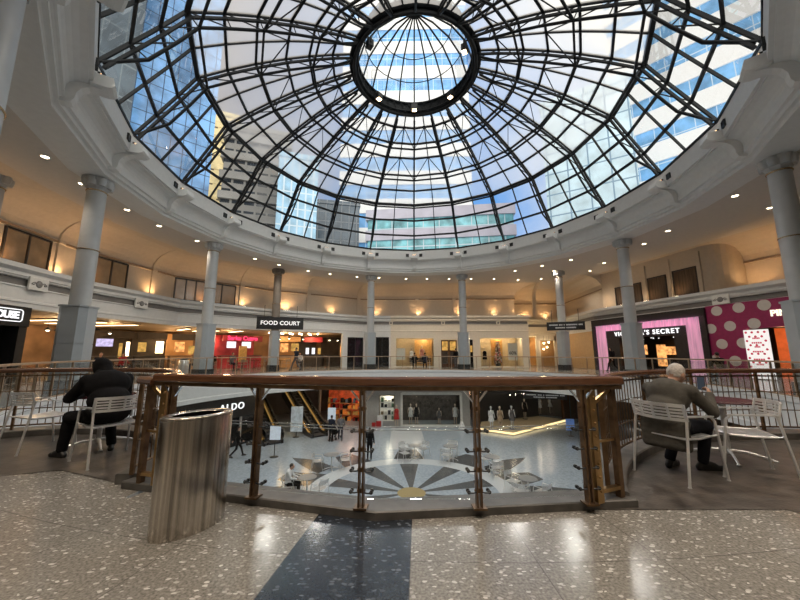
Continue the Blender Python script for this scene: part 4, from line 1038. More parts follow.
# hooded person bent over the table
J = dict(pelvis=(0,-.08,.54), waist=(0,-.06,.72), chest=(0,.06,.90), neck=(0,.18,1.03), head=(-.02,.27,1.11), look=(-.1,.85,-.5),
         sL=(-.205,.09,.965), sR=(.205,.09,.965), eL=(-.30,.30,.74), eR=(.30,.30,.74), wL=(-.12,.5,.77), wR=(.14,.5,.77),
         hdL=(.4,.8,-.1), hdR=(-.4,.8,-.1), hnL=(0,0,-1), hnR=(0,0,-1), hipL=(-.11,-.02,.52), hipR=(.11,-.02,.52), kL=(-.25,.36,.50), kR=(.17,.40,.49),
         aL=(-.27,.42,.09), aR=(.20,.30,.09), toeL=(-.05,.17,0), toeR=(.06,.17,0))
person('person in a black hoodie seated on the left, bent over a table', (-3.83,4.50,0), hd(-.82,.52), J,
       dict(skin=SKIND, top=BLKC, pants=BLKC, shoe=SHOEB, hood=1, loose=1.2, build=1.15, top_name='hoodie', hem=.16))

# ------------------------------------------------------------------ lettering
def text_mesh(txt, size, depth, name, m, parent, T, align='CENTER', bold=0, space=1):
    """raised letters; T maps x across, y up, z out of the sign face"""
    cu = bpy.data.curves.new('t', 'FONT'); cu.body = txt; cu.size = size; cu.extrude = depth/2; cu.align_x = align; cu.align_y = 'CENTER'; cu.offset = bold; cu.space_character = space
    o = bpy.data.objects.new('t', cu); COL.objects.link(o); dg = bpy.context.evaluated_depsgraph_get(); dg.update()
    me = bpy.data.meshes.new_from_object(o.evaluated_get(dg)); bpy.data.objects.remove(o)
    me.materials.clear(); me.materials.append(m); me.transform(WM(parent).inverted() @ T)
    o = bpy.data.objects.new(name, me); COL.objects.link(o); o.parent = parent; return o
def face(p, n, up=(0,0,1)):
    """frame at p whose z points along n (towards the reader)"""
    n = Vector(n).normalized(); u = Vector(up); x = u.cross(n).normalized(); y = n.cross(x)
    M = Matrix((x,y,n)).transposed().to_4x4(); M.translation = p; return M
def wp(i, s, off, z):
    p, u, n = pathpt(i, s); return Vector((p.x+n.x*off, p.y+n.y*off, z))
def wrot(i):
    p, u, n = pathpt(i, 0); return math.atan2(u.y, u.x)
def wbox(mb, i, s0, s1, o0, o1, z0, z1, m=0):
    c = wp(i, (s0+s1)/2, (o0+o1)/2, (z0+z1)/2); return mb.box(c, (abs(s1-s0), abs(o1-o0), z1-z0), wrot(i), m)
def slen(i): return (Vector(PATH[i+1])-Vector(PATH[i])).length
def wthing(name, label, cat, i, s, off, z=0, group=None): return thing(name, label, cat, wp(i,s,off,z), wrot(i), group)
def plight(loc, p, col=(1,.72,.42), r=.25): return light('room_lamp', 'POINT', loc, p, col, shadow_soft_size=r)
TANCEIL = mat('tan_ceiling', (.42,.30,.18), .7, var=.1, scale=1)
DARKW = mat('dark_interior', (.05,.038,.03), .6, var=.5, scale=1.2)
WARMW = mat('warm_interior', (.46,.26,.11), .6, var=.2, scale=1)
REDW = mat('red_interior', (.36,.03,.045), .5, var=.3, scale=2)
SCREENE = emis('menu_screen', (.95,.95,1), 1.3, .15, 5); TVE = emis('tv_screen', (.72,.62,.95), 1.1, .4, 6)
REDE = emis('red_letters', (1,.06,.16), 1.6); GOLDE = emis('gold_panel', (1,.56,.14), .75, .5, 4); PINKE = emis('pink_panel', (.95,.55,.72), .5, .2, 6)
ORANGEE = emis('orange_display', (1,.42,.13), 1.5, .7, 3.5)
BLKP = mat('black_panel', (.012,.012,.013), .35, var=.3); BLKGL = mat('black_glass', (.010,.011,.012), .08, var=.5)

# ---------------- food court on the left
mb = MB(); mb.sweep([PATH[k] for k in range(2,8)], [(.3,3.11),(11.5,3.11)], capends=False); struct(mb.build('ceiling', TANCEIL, origin=False))
mb = MB(); mb.sweep([PATH[k] for k in range(2,8)], [(8.4,0),(8.4,3.1)], capends=False); struct(mb.build('wall_left', mat('food_court_wall', (.22,.135,.075), .6, var=.6, scale=.6), origin=False))
# black shop front with lit sign at the far left
t = wthing('shop', 'black shop front at the left edge with a white outlined sign', 'shop', 3, .2, -.05)
mb = MB(); wbox(mb, 3, -2.2, 1.27, -.18, .3, 2.35, 3.12); wbox(mb, 3, .95, 1.27, -.12, .5, 0, 2.4); wbox(mb, 3, -2.2, 1.1, .45, .55, 0, 2.4); wbox(mb, 3, 1.17, 1.27, .3, 4, 0, 3.1); mb.build('fascia', BLKP, t)
f = face(wp(3, .24, -.2, 2.76), (-pathpt(3,0)[2].x, -pathpt(3,0)[2].y, 0))
text_mesh('HOUSE', .37, .03, 'lettering', WHITEE, t, f @ Matrix.Translation((.0,0,0)), bold=.012, space=.88)
mb = MB(); w, h = 1.5, .46; pts = []
for cx, cy, a0 in ((w/2-.1,h/2-.1,0),(-w/2+.1,h/2-.1,90),(-w/2+.1,-h/2+.1,180),(w/2-.1,-h/2+.1,270)):
    pts += [f @ Vector((cx+.1*math.cos(R(a0+k*30))-.06, cy+.1*math.sin(R(a0+k*30)), 0)) for k in range(4)]
mb.tube(pts, .018, 6, closed=True); mb.build('sign_outline', WHITEE, t)
# cove light strips on the food court ceiling
strips = [(5,1.2,1.6,4.0),(5,2.4,1.9,4.5),(5,3.4,2.2,5.0),(4,1.0,1.2,5.2),(4,2.6,1.6,5.6),(4,4.4,1.4,5.0),(3,2.2,1.5,4.5),(3,3.3,2.2,5.5),(5,4.8,1.2,3.6),(6,1.0,1.2,3.4)]
for i, s_, o0, o1 in strips:
    t = wthing('strip_light', 'long warm cove light strip on the food court ceiling', 'ceiling light', i, s_, (o0+o1)/2, 3.02, 'food court strip lights')
    mb = MB(); wbox(mb, i, s_-.2, s_+.2, o0, o1, 3.02, 3.09); mb.build('housing', TANCEIL, t)
    mb = MB(); wbox(mb, i, s_-.14, s_+.14, o0+.1, o1-.1, 3.005, 3.02); mb.build('lens', WARME, t)
for k in range(16):
    q = at(280+2.1*k, 330+2.2*(k % 2)+(k/16), 3.0) if False else wp(6, .2+.28*k, 1.2+.5*(k % 3), 2.98)
    t = thing('globe_lamp', 'small bright globe bulb in the row behind the food court sign', 'lamp', q, 0, 'globe bulbs above the food court entrance')
    mb = MB(); mb.ell((0,0,0), (.06,.06,.06), n=10, k=7); mb.build('bulb', LAMPE, t, local=True); mb = MB(); mb.tube([(0,0,.05),(0,0,.13)], .012, 6); mb.build('stem', BLACKM, t, local=True)
for i, s_ in ((4,1.2),(4,4.2),(5,1.4),(5,4.6),(6,2.0),(6,5.0)):
    plight(wp(i, s_, 3.0, 2.6), 95, (1,.66,.34)); plight(wp(i, s_, 6.4, 2.3), 60, (1,.60,.28))
# counters along the food court's back
def counter(label, i, s0, s1, off, m, mtop, sign=None, em=None, screens=()):
    t = wthing('food_counter', label, 'food counter', i, (s0+s1)/2, off)
    mb = MB(); wbox(mb, i, s0, s1, off, off+.7, 0, 1.05); mb.build('front', m, t)
    mb = MB(); wbox(mb, i, s0-.05, s1+.05, off-.08, off+.78, 1.05, 1.1); mb.build('worktop', STONE, t)
    mb = MB(); wbox(mb, i, s0, s1, off+1.6, off+1.7, 0, 2.9); mb.build('back_wall', m, t)
    mb = MB(); wbox(mb, i, s0, s1, off-.05, off+.1, 2.35, 2.85); mb.build('header', mtop, t)
    for a, b, z0, z1, e in screens:
        mb = MB(); wbox(mb, i, a, b, off-.08, off-.05, z0, z1); mb.build('menu_screen', e, t)
    return t
def s_at(x, y, i, off): return s_of(x, y, i, off)[0]
n5 = pathpt(5,0)[2]
s0, s1 = s_at(222,345,5,5.0), s_at(262,345,5,5.0)
ss = [s_at(x,345,5,4.9) for x in (227,236,242,251)]
t = counter('red food counter with two white menu screens and glowing red letters', 5, s0, s1, 5.0, REDW, REDW, screens=((ss[0],ss[1],1.75,2.3,SCREENE),(ss[2],ss[3],1.75,2.3,SCREENE)))
text_mesh('Sarku Cuzro', .52, .04, 'lettering', REDE, t, face(wp(5, s_at(243,340,5,4.9), 4.88, 2.6), (-n5.x,-n5.y,0)), bold=.012)
counter('dark food counter with warm shelves in the middle of the left food court', 5, -.9, 1.0, 5.8, DARKW, DARKW, screens=((-.8,-.3,1.4,2.1,GOLDE),(.3,.8,1.3,2.2,WARME)))
counter('food counter with an orange lit menu panel left of the red one', 5, 1.4, 3.4, 6.0, WARMW, DARKW, screens=((1.6,2.3,1.4,2.2,ORANGEE),(2.6,3.2,1.2,1.9,GOLDE)))
n6 = pathpt(6,0)[2]
counter('orange-walled food counter right of the food court sign', 6, 1.75, 3.75, 4.0, WARMW, WARMW, screens=((1.9,2.6,1.4,2.2,ORANGEE),(2.9,3.6,1.5,2.2,GOLDE)))
counter('food counter under a red awning with white lamps', 6, 4.05, 5.95, 4.0, DARKW, REDW, screens=((4.3,4.6,1.2,1.8,SCREENE),(4.9,5.2,1.2,1.8,SCREENE),(5.5,5.8,1.2,1.8,GOLDE)))
counter('dark kiosk counter with an orange panel beside the black doors', 6, 6.3, 8.3, 3.6, DARKW, DARKW, screens=((7.7,8.1,.9,2.2,ORANGEE),))
t = wthing('menu_kiosk', 'yellow menu board standing in front of the red food counter', 'menu board', 5, s_at(243,350,5,3.6), 3.6)
sm = s_at(243,350,5,3.6); mb = MB(); wbox(mb, 5, sm-.32, sm+.32, 3.56, 3.66, .55, 1.9); mb.build('board', mat('menu_yellow', (.55,.34,.12), .5, var=.25, scale=9), t); mb = MB(); wbox(mb, 5, sm-.05, sm+.05, 3.58, 3.64, 0, .55); wbox(mb, 5, sm-.3, sm+.3, 3.4, 3.8, 0, .03); mb.build('stand', BLACKM, t)
t = wthing('television', 'wall television with a pale purple picture above a dark counter on the left', 'television', 5, -2.8, 5.0, 1.75)
mb = MB(); wbox(mb, 5, -3.28, -2.32, 5.0, 5.06, 1.72, 2.32); mb.build('case', BLACKM, t); mb = MB(); wbox(mb, 5, -3.24, -2.36, 4.98, 5.0, 1.76, 2.28); mb.build('screen', TVE, t)
counter('dark bar counter under the television on the left', 5, -3.5, -1.2, 5.2, DARKW, DARKW, screens=((-2.0,-1.8,1.0,2.0,GOLDE),(-1.6,-1.4,1.1,2.1,WARME)))
random.seed(31)
for k in range(14):
    i, s_, off = random.choice(((5,random.uniform(-3,4),random.uniform(2.5,4.6)),(6,random.uniform(1,7.5),random.uniform(1.5,3.4)),(4,random.uniform(1,5),random.uniform(2,5))))
    q = wp(i, s_, off, 2.55); t = thing('pendant_lamp', 'small amber pendant lamp hanging in the food court', 'pendant lamp', q, 0, 'amber pendants in the food court')
    mb = MB(); mb.lathe([(.02,.2),(.1,.12),(.16,0)], n=14, cap=False); mb.build('shade', BLACKM, t, local=True); mb = MB(); mb.ell((0,0,.02),(.08,.08,.06), n=10, k=7); mb.build('bulb', LAMPE, t, local=True); mb = MB(); mb.tube([(0,0,.18),(0,0,.55)], .01, 5); mb.build('cord', BLACKM, t, local=True)
t = wthing('steel_bin', 'cylindrical silver bin on the far gallery left of the third column', 'bin', 4, s_at(184,362,4,-2.2), -2.2)
mb = MB(); mb.lathe([(.26,0),(.27,.02),(.27,.85),(.24,.9)], n=24); mb.build('body', SILVER, t, local=True); mb = MB(); mb.lathe([(.24,.9),(.16,.98),(.02,1.0)], n=24); mb.build('lid', BLACKM, t, local=True)
# food court seating: brass framed chairs at small tables
fch = make_chair('food_court_chair', 'brown metal chair in the food court seating behind the far railing', BRSEAT, 'food court chairs')
ft = make_table('food_court_table', 'small brown table in the food court seating behind the far railing', WOOD, .36, .73, 'food court tables', BRONZE)
first = True
for i, s_, off in ((5,1.0,.9),(5,2.7,1.2),(5,4.4,.8),(5,5.9,1.2),(6,1.1,.7),(6,2.7,1.0),(4,2.0,1.0),(4,4.0,1.1)):
    q = wp(i, s_, off, 0)
    if first: ft.location = q
    else: dup(ft, q, .3)
    for k in (0,1):
        a = wrot(i)+k*PI+.4*s_; c = q+Vector((.62*math.cos(a), .62*math.sin(a), 0)); h = hd(-math.cos(a), -math.sin(a))
        if first: fch.location = c; fch.rotation_euler = (0,0,h); first = False
        else: dup(fch, c, h)

# ---------------- black doors and the cream shop
t = wthing('doorway', 'black shop opening left of the slim column across the atrium', 'shop door', 6, 7.0, .2)
def wallseg(i, s0, s1, z0, z1, m, o0=.02, o1=.32): 
    mb = MB(); wbox(mb, i, s0, s1, o0, o1, z0, z1); struct(mb.build('wall_far', m))
sA, sB = s_at(347,350,6,.1), s_at(363,350,6,.1); L6 = slen(6)
wallseg(6, sA-.5, sA, 0, 3.1, WHITE); wallseg(6, sB, L6, 0, 3.1, WHITE); wallseg(6, sA, sB, 2.75, 3.1, WHITE)
sC, sD = s_at(375,350,7,.1), s_at(389,350,7,.1)
wallseg(7, 0, sC, 0, 3.1, WHITE); wallseg(7, sC, sD, 2.8, 3.1, WHITE); wallseg(7, sD, slen(7), 0, 3.1, WHITE)
def dark_opening(t, i, s0, s1, zt):
    mb = MB(); wbox(mb, i, s0, s1, .16, .22, 0, zt); mb.build('glass_leaf', BLKGL, t)
    mb = MB()
    for s_ in (s0, (s0+s1)/2, s1): wbox(mb, i, s_-.03, s_+.03, .1, .2, 0, zt)
    wbox(mb, i, s0, s1, .1, .2, zt-.08, zt); wbox(mb, i, s0, s1, .1, .2, 0, .1); mb.build('frame', BLACKM, t)
dark_opening(t, 6, sA, sB, 2.75)
t = wthing('doorway', 'black shop opening right of the slim column across the atrium', 'shop door', 7, (sC+sD)/2, .2); dark_opening(t, 7, sC, sD, 2.8)
CS = 8
for s0, s1, z0, z1 in ((0,.52,0,3.1),(.52,4.06,2.7,3.1),(.52,4.06,0,.08),(4.06,4.76,0,3.1),(4.76,6.28,2.55,3.1),(6.28,7.45,0,3.1),(7.45,7.75,2.55,3.1),(7.75,8.41,0,3.1),(8.41,12.33,2.7,3.1),(8.41,12.33,0,.08),(12.33,12.96,0,3.1)):
    wallseg(CS, s0, s1, z0, z1, CREAM)
wallseg(9, 0, 3.43, 0, 3.1, CREAM)
mb = MB(); wbox(mb, CS, .1, 12.6, 2.9, 3.0, 0, 3.1); struct(mb.build('wall_far', mat('shop_wall_warm', (.58,.46,.30), .6, var=.1)))
mb = MB(); wbox(mb, CS, .1, 12.6, .3, 3.0, 3.02, 3.1); struct(mb.build('ceiling', CREAM))
for s_ in (4.4,7.1): mb = MB(); wbox(mb, CS, s_-.05, s_+.05, .3, 3.0, 0, 3.1); struct(mb.build('wall_far', CREAM))
for s_ in (1.4,3.2,5.4,9.2,10.4,11.8): plight(wp(CS, s_, 1.4, 2.75), 42, (1,.78,.5), .12)
t = wthing('display_window', 'wide lit shop window at the left of the cream shop', 'shop window', CS, 2.3, .15); mb = MB(); wbox(mb, CS, .52, 4.06, .16, .18, .08, 2.7); mb.build('glass_pane', GLASS, t)
t = wthing('display_window', 'lit shop window of the cream shop with a tree-like display', 'shop window', CS, 10.4, .15); mb = MB(); wbox(mb, CS, 8.41, 12.33, .16, .18, .08, 2.7); mb.build('glass_pane', GLASS, t)
t = wthing('doorway', 'amber wooden double door of the cream shop', 'shop door', CS, 5.4, .2)
for s0, s1 in ((4.78,5.5),(5.52,6.26)):
    mb = MB()
    for a, b, c, d in ((s0,s0+.09,0,2.5),(s1-.09,s1,0,2.5),(s0,s1,2.4,2.5),(s0,s1,1.45,1.55),(s0,s1,0,.3)): wbox(mb, CS, a, b, .3, .36, c, d)
    lf = mb.build('door_leaf', WOOD, t); mb = MB(); wbox(mb, CS, s0+.1, s1-.1, .32, .34, 1.55, 2.4); mb.build('pane', GOLDE, lf); mb = MB(); wbox(mb, CS, s0+.1, s1-.1, .33, .35, .3, 1.45); mb.build('lower_pane', DARKW, lf)
t = wthing('doorway_slit', 'narrow dark glazed slot right of the cream shop doorway', 'shop window', CS, 7.6, .2); mb = MB(); wbox(mb, CS, 7.45, 7.75, .2, .24, 0, 2.55); mb.build('glass_pane', BLKGL, t); mb = MB(); wbox(mb, CS, 7.5, 7.7, .17, .2, 1.4, 2.0); mb.build('lit_card', GOLDE, t)
def mannequin(label, loc, rz, m, m2=None, h=1.75, group='shop mannequins', base=True, arms=True):
    t = thing('mannequin', label, 'mannequin', loc, rz, group); k = h/1.75; m2 = m2 or m; mb = MB()
    mb.ell((0,0,1.63*k), (.075*k,.09*k,.11*k)); mb.cap((0,0,1.4*k),(0,0,1.55*k),.045*k,.045*k)
    for s_ in (-1,1):
        mb.cap((s_*.08*k,0,.85*k),(s_*.09*k,.02,.46*k),.075*k,.05*k); mb.cap((s_*.09*k,.02,.46*k),(s_*.09*k,0,.09*k),.05*k,.035*k); mb.cap((s_*.09*k,-.02,.05*k),(s_*.1*k,.14*k,.04*k),.035*k,.03*k)
        mb.cap((s_*.19*k,0,1.38*k),(s_*.25*k,.02,1.1*k),.045*k,.036*k); mb.cap((s_*.25*k,.02,1.1*k),(s_*.24*k,.12*k,.86*k),.036*k,.026*k)
    mb.ell((0,0,1.2*k),(.15*k,.1*k,.22*k)); blob(mb, 'figure', m, t, .022, 3)
    mb = MB(); mb.ell((0,0,1.22*k),(.19*k,.125*k,.23*k)); mb.ell((0,0,.95*k),(.19*k,.14*k,.2*k)); mb.lathe([(.17*k,.95*k),(.24*k,.62*k)], n=14)
    blob(mb, 'dress', m2, t, .024, 3)
    mb = MB(); mb.lathe([(.24,0),(.24,.02),(.03,.03)], n=20); mb.build('base', BLACKM, t, local=True); return t
MANN = mat('mannequin_pale', (.52,.44,.36), .5)
def poster(label, i, s, off, w, z0, z1, txt=None):
    t = wthing('poster', label, 'poster', i, s, off, z0)
    mb = MB(); wbox(mb, i, s-w/2, s+w/2, off, off+.03, z0, z1); mb.build('sheet', mat('poster_white', (.66,.66,.62), .6, var=.03), t)
    mb = MB(); e = .03
    for a, b, c, d in ((s-w/2-e,s-w/2,z0-e,z1+e),(s+w/2,s+w/2+e,z0-e,z1+e),(s-w/2,s+w/2,z1,z1+e),(s-w/2,s+w/2,z0-e,z0)): wbox(mb, i, a, b, off-.01, off+.04, c, d)
    mb.build('frame', CREAM, t); n = pathpt(i,0)[2]
    if txt: text_mesh(txt, .42, .01, 'lettering', BLACKM, t, face(wp(i, s, off-.012, z0+(z1-z0)*.42), (-n.x,-n.y,0)), bold=.006)
poster('white poster standing at the left end of the wide shop window', CS, .95, .6, .8, .7, 1.75)
poster('white sale poster with a big number in the cream shop window', CS, 11.55, .55, .82, .65, 2.2, '60%')
mannequin('dark dressed mannequin behind glass left of the tree-like display', wp(CS, 9.0, 1.0, .08), wrot(CS)+PI, MANN, BLKC)
mannequin('mannequin in a pink floral dress in the wide shop window', wp(CS, 3.0, 1.3, .3), wrot(CS)+PI, MANN, cloth('pink_floral', (.55,.24,.2)))
mannequin('pale mannequin in a white dress left of the pink one', wp(CS, 2.0, 1.6, .1), wrot(CS)+PI, MANN, WHT)
t = wthing('backdrop_panel', 'golden backdrop panel behind the tree-like window display', 'panel', CS, 10.25, 1.4); mb = MB(); wbox(mb, CS, 9.75, 10.85, 1.5, 1.6, .1, 2.6); mb.build('panel', mat('gold_backdrop', (.55,.30,.08), .5, var=.2), t)
t = wthing('backdrop_panel', 'golden backdrop panel in the wide left shop window', 'panel', CS, 3.2, 2.0); mb = MB(); wbox(mb, CS, 2.3, 4.0, 2.0, 2.1, .1, 2.6); mb.build('panel', mat('gold_backdrop_b', (.58,.32,.10), .5, var=.2), t)
t = wthing('flower_display', 'tree-like tower of pink and silver blossoms in the cream shop window', 'flower display', CS, 10.25, .95, .08)
mb = MB(); random.seed(3)
BLOS = [mat('blossom_silver', (.6,.55,.52), .5), mat('blossom_pink', (.55,.16,.17), .5), mat('blossom_dark', (.12,.09,.07), .6)]
for k in range(150):
    z = .25+2.0*(k/150); r = .36*(1-z/2.7)+.03; a = random.random()*6.28; mb.ell((r*math.cos(a), r*math.sin(a), z), (.06,.06,.06), n=7, k=5, m=random.choice((0,0,1,2)))
mb.lathe([(.2,.2),(.02,2.2)], n=10, m=2); mb.build('blossoms', BLOS, t, local=True); mb = MB(); mb.lathe([(.22,0),(.26,.25)], n=16); mb.build('pot', BLACKM, t, local=True)
mb = MB(); mb.ell((-.09,0,2.3),(.1,.05,.08), n=8, k=6); mb.ell((.09,0,2.3),(.1,.05,.08), n=8, k=6); mb.build('bow', REDC, t, local=True)
# recessed shop to the right of the cream one
mb = MB(); wbox(mb, 10, -.2, 4.5, 2.6, 2.7, 0, 3.1); struct(mb.build('wall_far', WARMW))
mb = MB(); wbox(mb, 10, -.2, 4.5, 0, 2.7, 3.02, 3.1); struct(mb.build('ceiling', CREAM))
for s_ in (.2,2.05,3.9): wallseg(10, s_-.2, s_+.2, 0, 3.1, CREAM)
wallseg(10, 2.2, 3.9, 2.6, 3.1, CREAM)
plight(wp(10,.9,1.0,2.7), 70, (1,.72,.36)); plight(wp(10,3,1.0,2.6), 60, (1,.68,.32)); plight(wp(10,1.5,-2.0,2.9), 60, (1,.72,.4))
mannequin('slim dark mannequin in the warm recessed shop window', wp(10,.95,.9,.05), wrot(10)+PI, BLACKM, BLKC)
for k, (s_, z) in enumerate(((.5,2.5),(.7,1.9),(1.2,2.2),(2.5,2.3),(2.8,1.9),(2.45,1.7),(3.0,2.4))):
    q = wp(10, s_, .5 if k < 3 else -.3, z); t = thing('pendant_globe', 'small glowing globe hanging in the warm recessed shop', 'pendant lamp', q, 0, 'hanging globes in the recessed shop')
    mb = MB(); mb.ell((0,0,0),(.08,.08,.08), n=12, k=8); mb.build('globe', LAMPE, t, local=True); mb = MB(); mb.tube([(0,0,.07),(0,0,3.05-z)], .006, 5); mb.build('cord', BLACKM, t, local=True)
t = wthing('doorway', 'tan wooden door between the recessed shop and the pink-lit store', 'shop door', 11, .9, .1)
mb = MB(); wbox(mb, 10, 2.3, 3.66, .1, .16, 0, 2.58); mb.build('door_leaf', mat('door_tan', (.38,.22,.09), .4, var=.2, scale=3, stretch=(1,1,.2)), t); mb = MB(); wbox(mb, 10, 3.5, 3.56, .02, .1, 1.0, 1.3); mb.build('handle', BRASS, t)
wallseg(11, 0, slen(11), 0, 3.1, mat('tan_side_wall', (.50,.33,.17), .6, var=.08), .02, .2)

# ---------------- pink-lit store and polka-dot wall on the right
VS = 12; nv = pathpt(VS,0)[2]; out_n = (-nv.x,-nv.y,0)
t = wthing('store', 'black store front with glowing pink curtains and white lettered sign', 'store', VS, 4.1, -.1)
mb = MB(); wbox(mb, VS, 0, 8.25, -.28, .1, 3.42, 3.9); wbox(mb, VS, -.02, .2, -.26, .1, 0, 3.5); wbox(mb, VS, 7.95, 8.27, -.26, .1, 0, 3.9); mb.build('black_frame', BLKP, t)
PINKC = mat('pink_curtain', (.62,.32,.44), .6, var=.35, scale=2.5, stretch=(4,4,.25), emit=(.85,.45,.65), es=.3)  # emission in the cloth stands in for pink light falling on it
mb = MB()
def curtain(s0, s1, z0, z1):
    n = max(4, int((s1-s0)/.08)); vs = []
    for k in range(n+1):
        s_ = s0+(s1-s0)*k/n; o = -.06+.05*math.sin(k*1.3)+.02*math.sin(k*3.1); vs += [wp(VS, s_, o, z0), wp(VS, s_, o, z1)]
    mb.add(vs, [(2*k,2*k+2,2*k+3,2*k+1) for k in range(n)], 0, True)
curtain(.2, 1.2, 0, 3.45); curtain(1.2, 7.05, 2.98, 3.45); curtain(7.05, 7.98, 0, 3.45); mb.build('pink_curtain', PINKC, t)
mb = MB(); wbox(mb, VS, 1.2, 7.05, -.12, .05, 2.42, 2.98); wbox(mb, VS, 1.2, 2.3, -.1, .05, 0, 2.42); wbox(mb, VS, 6.3, 7.05, -.1, .05, 0, 2.42); mb.build('sign_fascia', BLKP, t)
text_mesh("VICTORIA'S SECRET", .42, .04, 'lettering', WHITEE, t, face(wp(VS, 4.36, -.15, 2.68), out_n), bold=.008, space=1.3)
mb = MB(); wbox(mb, VS, 1.2, 7.05, 3.6, 3.7, 0, 3.0); wbox(mb, VS, 1.15, 1.2, .05, 3.7, 0, 3); wbox(mb, VS, 7.05, 7.1, .05, 3.7, 0, 3); wbox(mb, VS, 1.2, 7.05, .05, 3.7, 2.98, 3.02); mb.build('interior_wall', BLKP, t)
for k, (a, b, z0, z1, e) in enumerate(((2.5,2.9,1.2,1.9,ORANGEE),(3.9,5.0,1.2,1.75,ORANGEE),(4.9,5.9,.3,1.8,ORANGEE),(5.7,6.0,1.4,2.2,ORANGEE),(3.5,4.1,.4,1.9,ORANGEE),(1.9,2.2,.9,2.1,ORANGEE),(6.0,6.28,.6,1.7,ORANGEE),(6.4,6.8,1.2,1.6,GOLDE))):
    mb = MB(); wbox(mb, VS, a, b, 1.6+.2*(k % 3), 1.7+.2*(k % 3), z0, z1); mb.build('lit_display', e, t)
random.seed(5)
for k in range(9):
    q = wp(VS, 1.7+5*random.random(), .3+2*random.random(), 2.3+.1*random.random()); dt = thing('track_spot', 'tiny white spotlight inside the black store entrance', 'ceiling light', q, 0, 'spotlights inside the black store'); mb = MB(); mb.ell((0,0,0),(.035,.035,.035), n=8, k=6); mb.build('bulb', WHITEE, dt, local=True); mb = MB(); mb.tube([(0,0,.02),(0,0,.6)], .008, 5); mb.build('stem', BLACKM, dt, local=True)
light('pink_lamp', 'AREA', wp(VS, 4.1, -.75, 3.35), 28, (1,.42,.68), None, aim((nv.x,nv.y,-1.2)), shape='RECTANGLE', size=7, size_y=.3)
MAG = mat('magenta_wall', (.26,.012,.085), .45, var=.1); DOTW = mat('dot_grey_white', (.55,.52,.50), .5, var=.05)
t = wthing('polka_dot_wall', 'magenta store wall with big pale polka dots', 'store wall', VS, 10.2, -.1)
mb = MB(); wbox(mb, VS, 8.27, 10.0, -.12, .1, 0, 3.95); wbox(mb, VS, 10.0, 11.6, -.12, .1, 2.56, 3.95); wbox(mb, VS, 11.6, 12.5, -.12, .1, 0, 3.95); mb.build('panel', MAG, t)
mb = MB()
for x, y in ((738.6,307.6),(764,305),(716.6,311),(730,326),(754,323.5),(711,328.7),(722,344),(743,343),(715.7,360),(735.5,361)):
    q = onwall(x, y, Vector(wp(VS,0,-.12,0).xy), Vector(wp(VS,1,-.12,0).xy)); f = face(Vector((q.x,q.y,q.z))+Vector(out_n)*.004, out_n); rd = .27
    top = min(rd, 3.93-q.z)
    ring_ = [f @ Vector((rd*math.cos(2*PI*k/28), min(top, rd*math.sin(2*PI*k/28)), 0)) for k in range(28)]
    s_ = (Vector(q.xy)-Vector(PATH[VS])).dot(pathpt(VS,0)[1])
    mb.quad(ring_)
mb.build('polka_dots', DOTW, t)
text_mesh('PINK', .42, .05, 'lettering', emis('pale_letters', (1,.95,.7), 1.3), t, face(wp(VS, 11.55, -.16, 3.22), out_n), bold=.012)
t = wthing('lit_banner', 'glowing white banner with red dots and lettering in the polka-dot store entrance', 'banner', VS, 10.4, -.2)
mb = MB(); wbox(mb, VS, 9.92, 10.9, -.2, -.14, .05, 2.48); mb.build('sheet', emis('banner_white', (1,.93,.88), .9), t)
mb = MB(); RD = mat('dot_red', (.55,.03,.07), .5, emit=(.7,.05,.1), es=.35)
for r_ in range(11):
    for c_ in range(4):
        if 2 <= r_ <= 8 and c_ in (1,2) and r_ % 2 == 0: continue
        f = face(wp(VS, 10.02+.25*c_+.12*(r_ % 2), -.204, .2+.215*r_), out_n)
        if 10.02+.25*c_+.12*(r_ % 2) > 10.86: continue
        mb.quad([f @ Vector((.055*math.cos(2*PI*k/12), .055*math.sin(2*PI*k/12), 0)) for k in range(12)])
mb.build('red_dots', RD, t)
mb = MB()
for z, w in ((2.05,.3),(1.82,.42),(1.62,.24),(1.38,.44),(1.0,.46),(.75,.3)): 
    for k in range(5): wbox(mb, VS, 10.41-w/2+w*k/5, 10.41-w/2+w*(k+.75)/5, -.21, -.202, z-.04, z+.04)
mb.build('faded_lettering', RD, t)
t = wthing('entrance_niche', 'orange lit entrance beside the glowing banner', 'store entrance', VS, 11.2, .6)
mb = MB(); wbox(mb, VS, 10.0, 11.7, 1.9, 2.0, 0, 2.6); mb.build('back_panel', mat('orange_wall', (.5,.13,.04), .5, var=.4, scale=2, emit=(1,.16,.03), es=.35), t)  # wall emission stands in for lamplight on the orange paint
mb = MB()
for z in (.8,1.25,1.7): wbox(mb, VS, 10.9, 11.6, 1.5, 1.9, z, z+.04)
mb.build('shelf', WARMW, t); mb = MB()
for z in (.84,1.29,1.74):
    for k in range(4): wbox(mb, VS, 10.95+.16*k, 11.07+.16*k, 1.55, 1.8, z, z+.22)
mb.build('stock', GOLDE, t)
plight(wp(VS, 10.9, .9, 2.3), 30, (1,.5,.22))
for i in range(13, 16): wallseg(i, 0 if i > 13 else .05, slen(i), 0, 3.1, mat('right_shop_dark', (.05,.04,.035), .5))

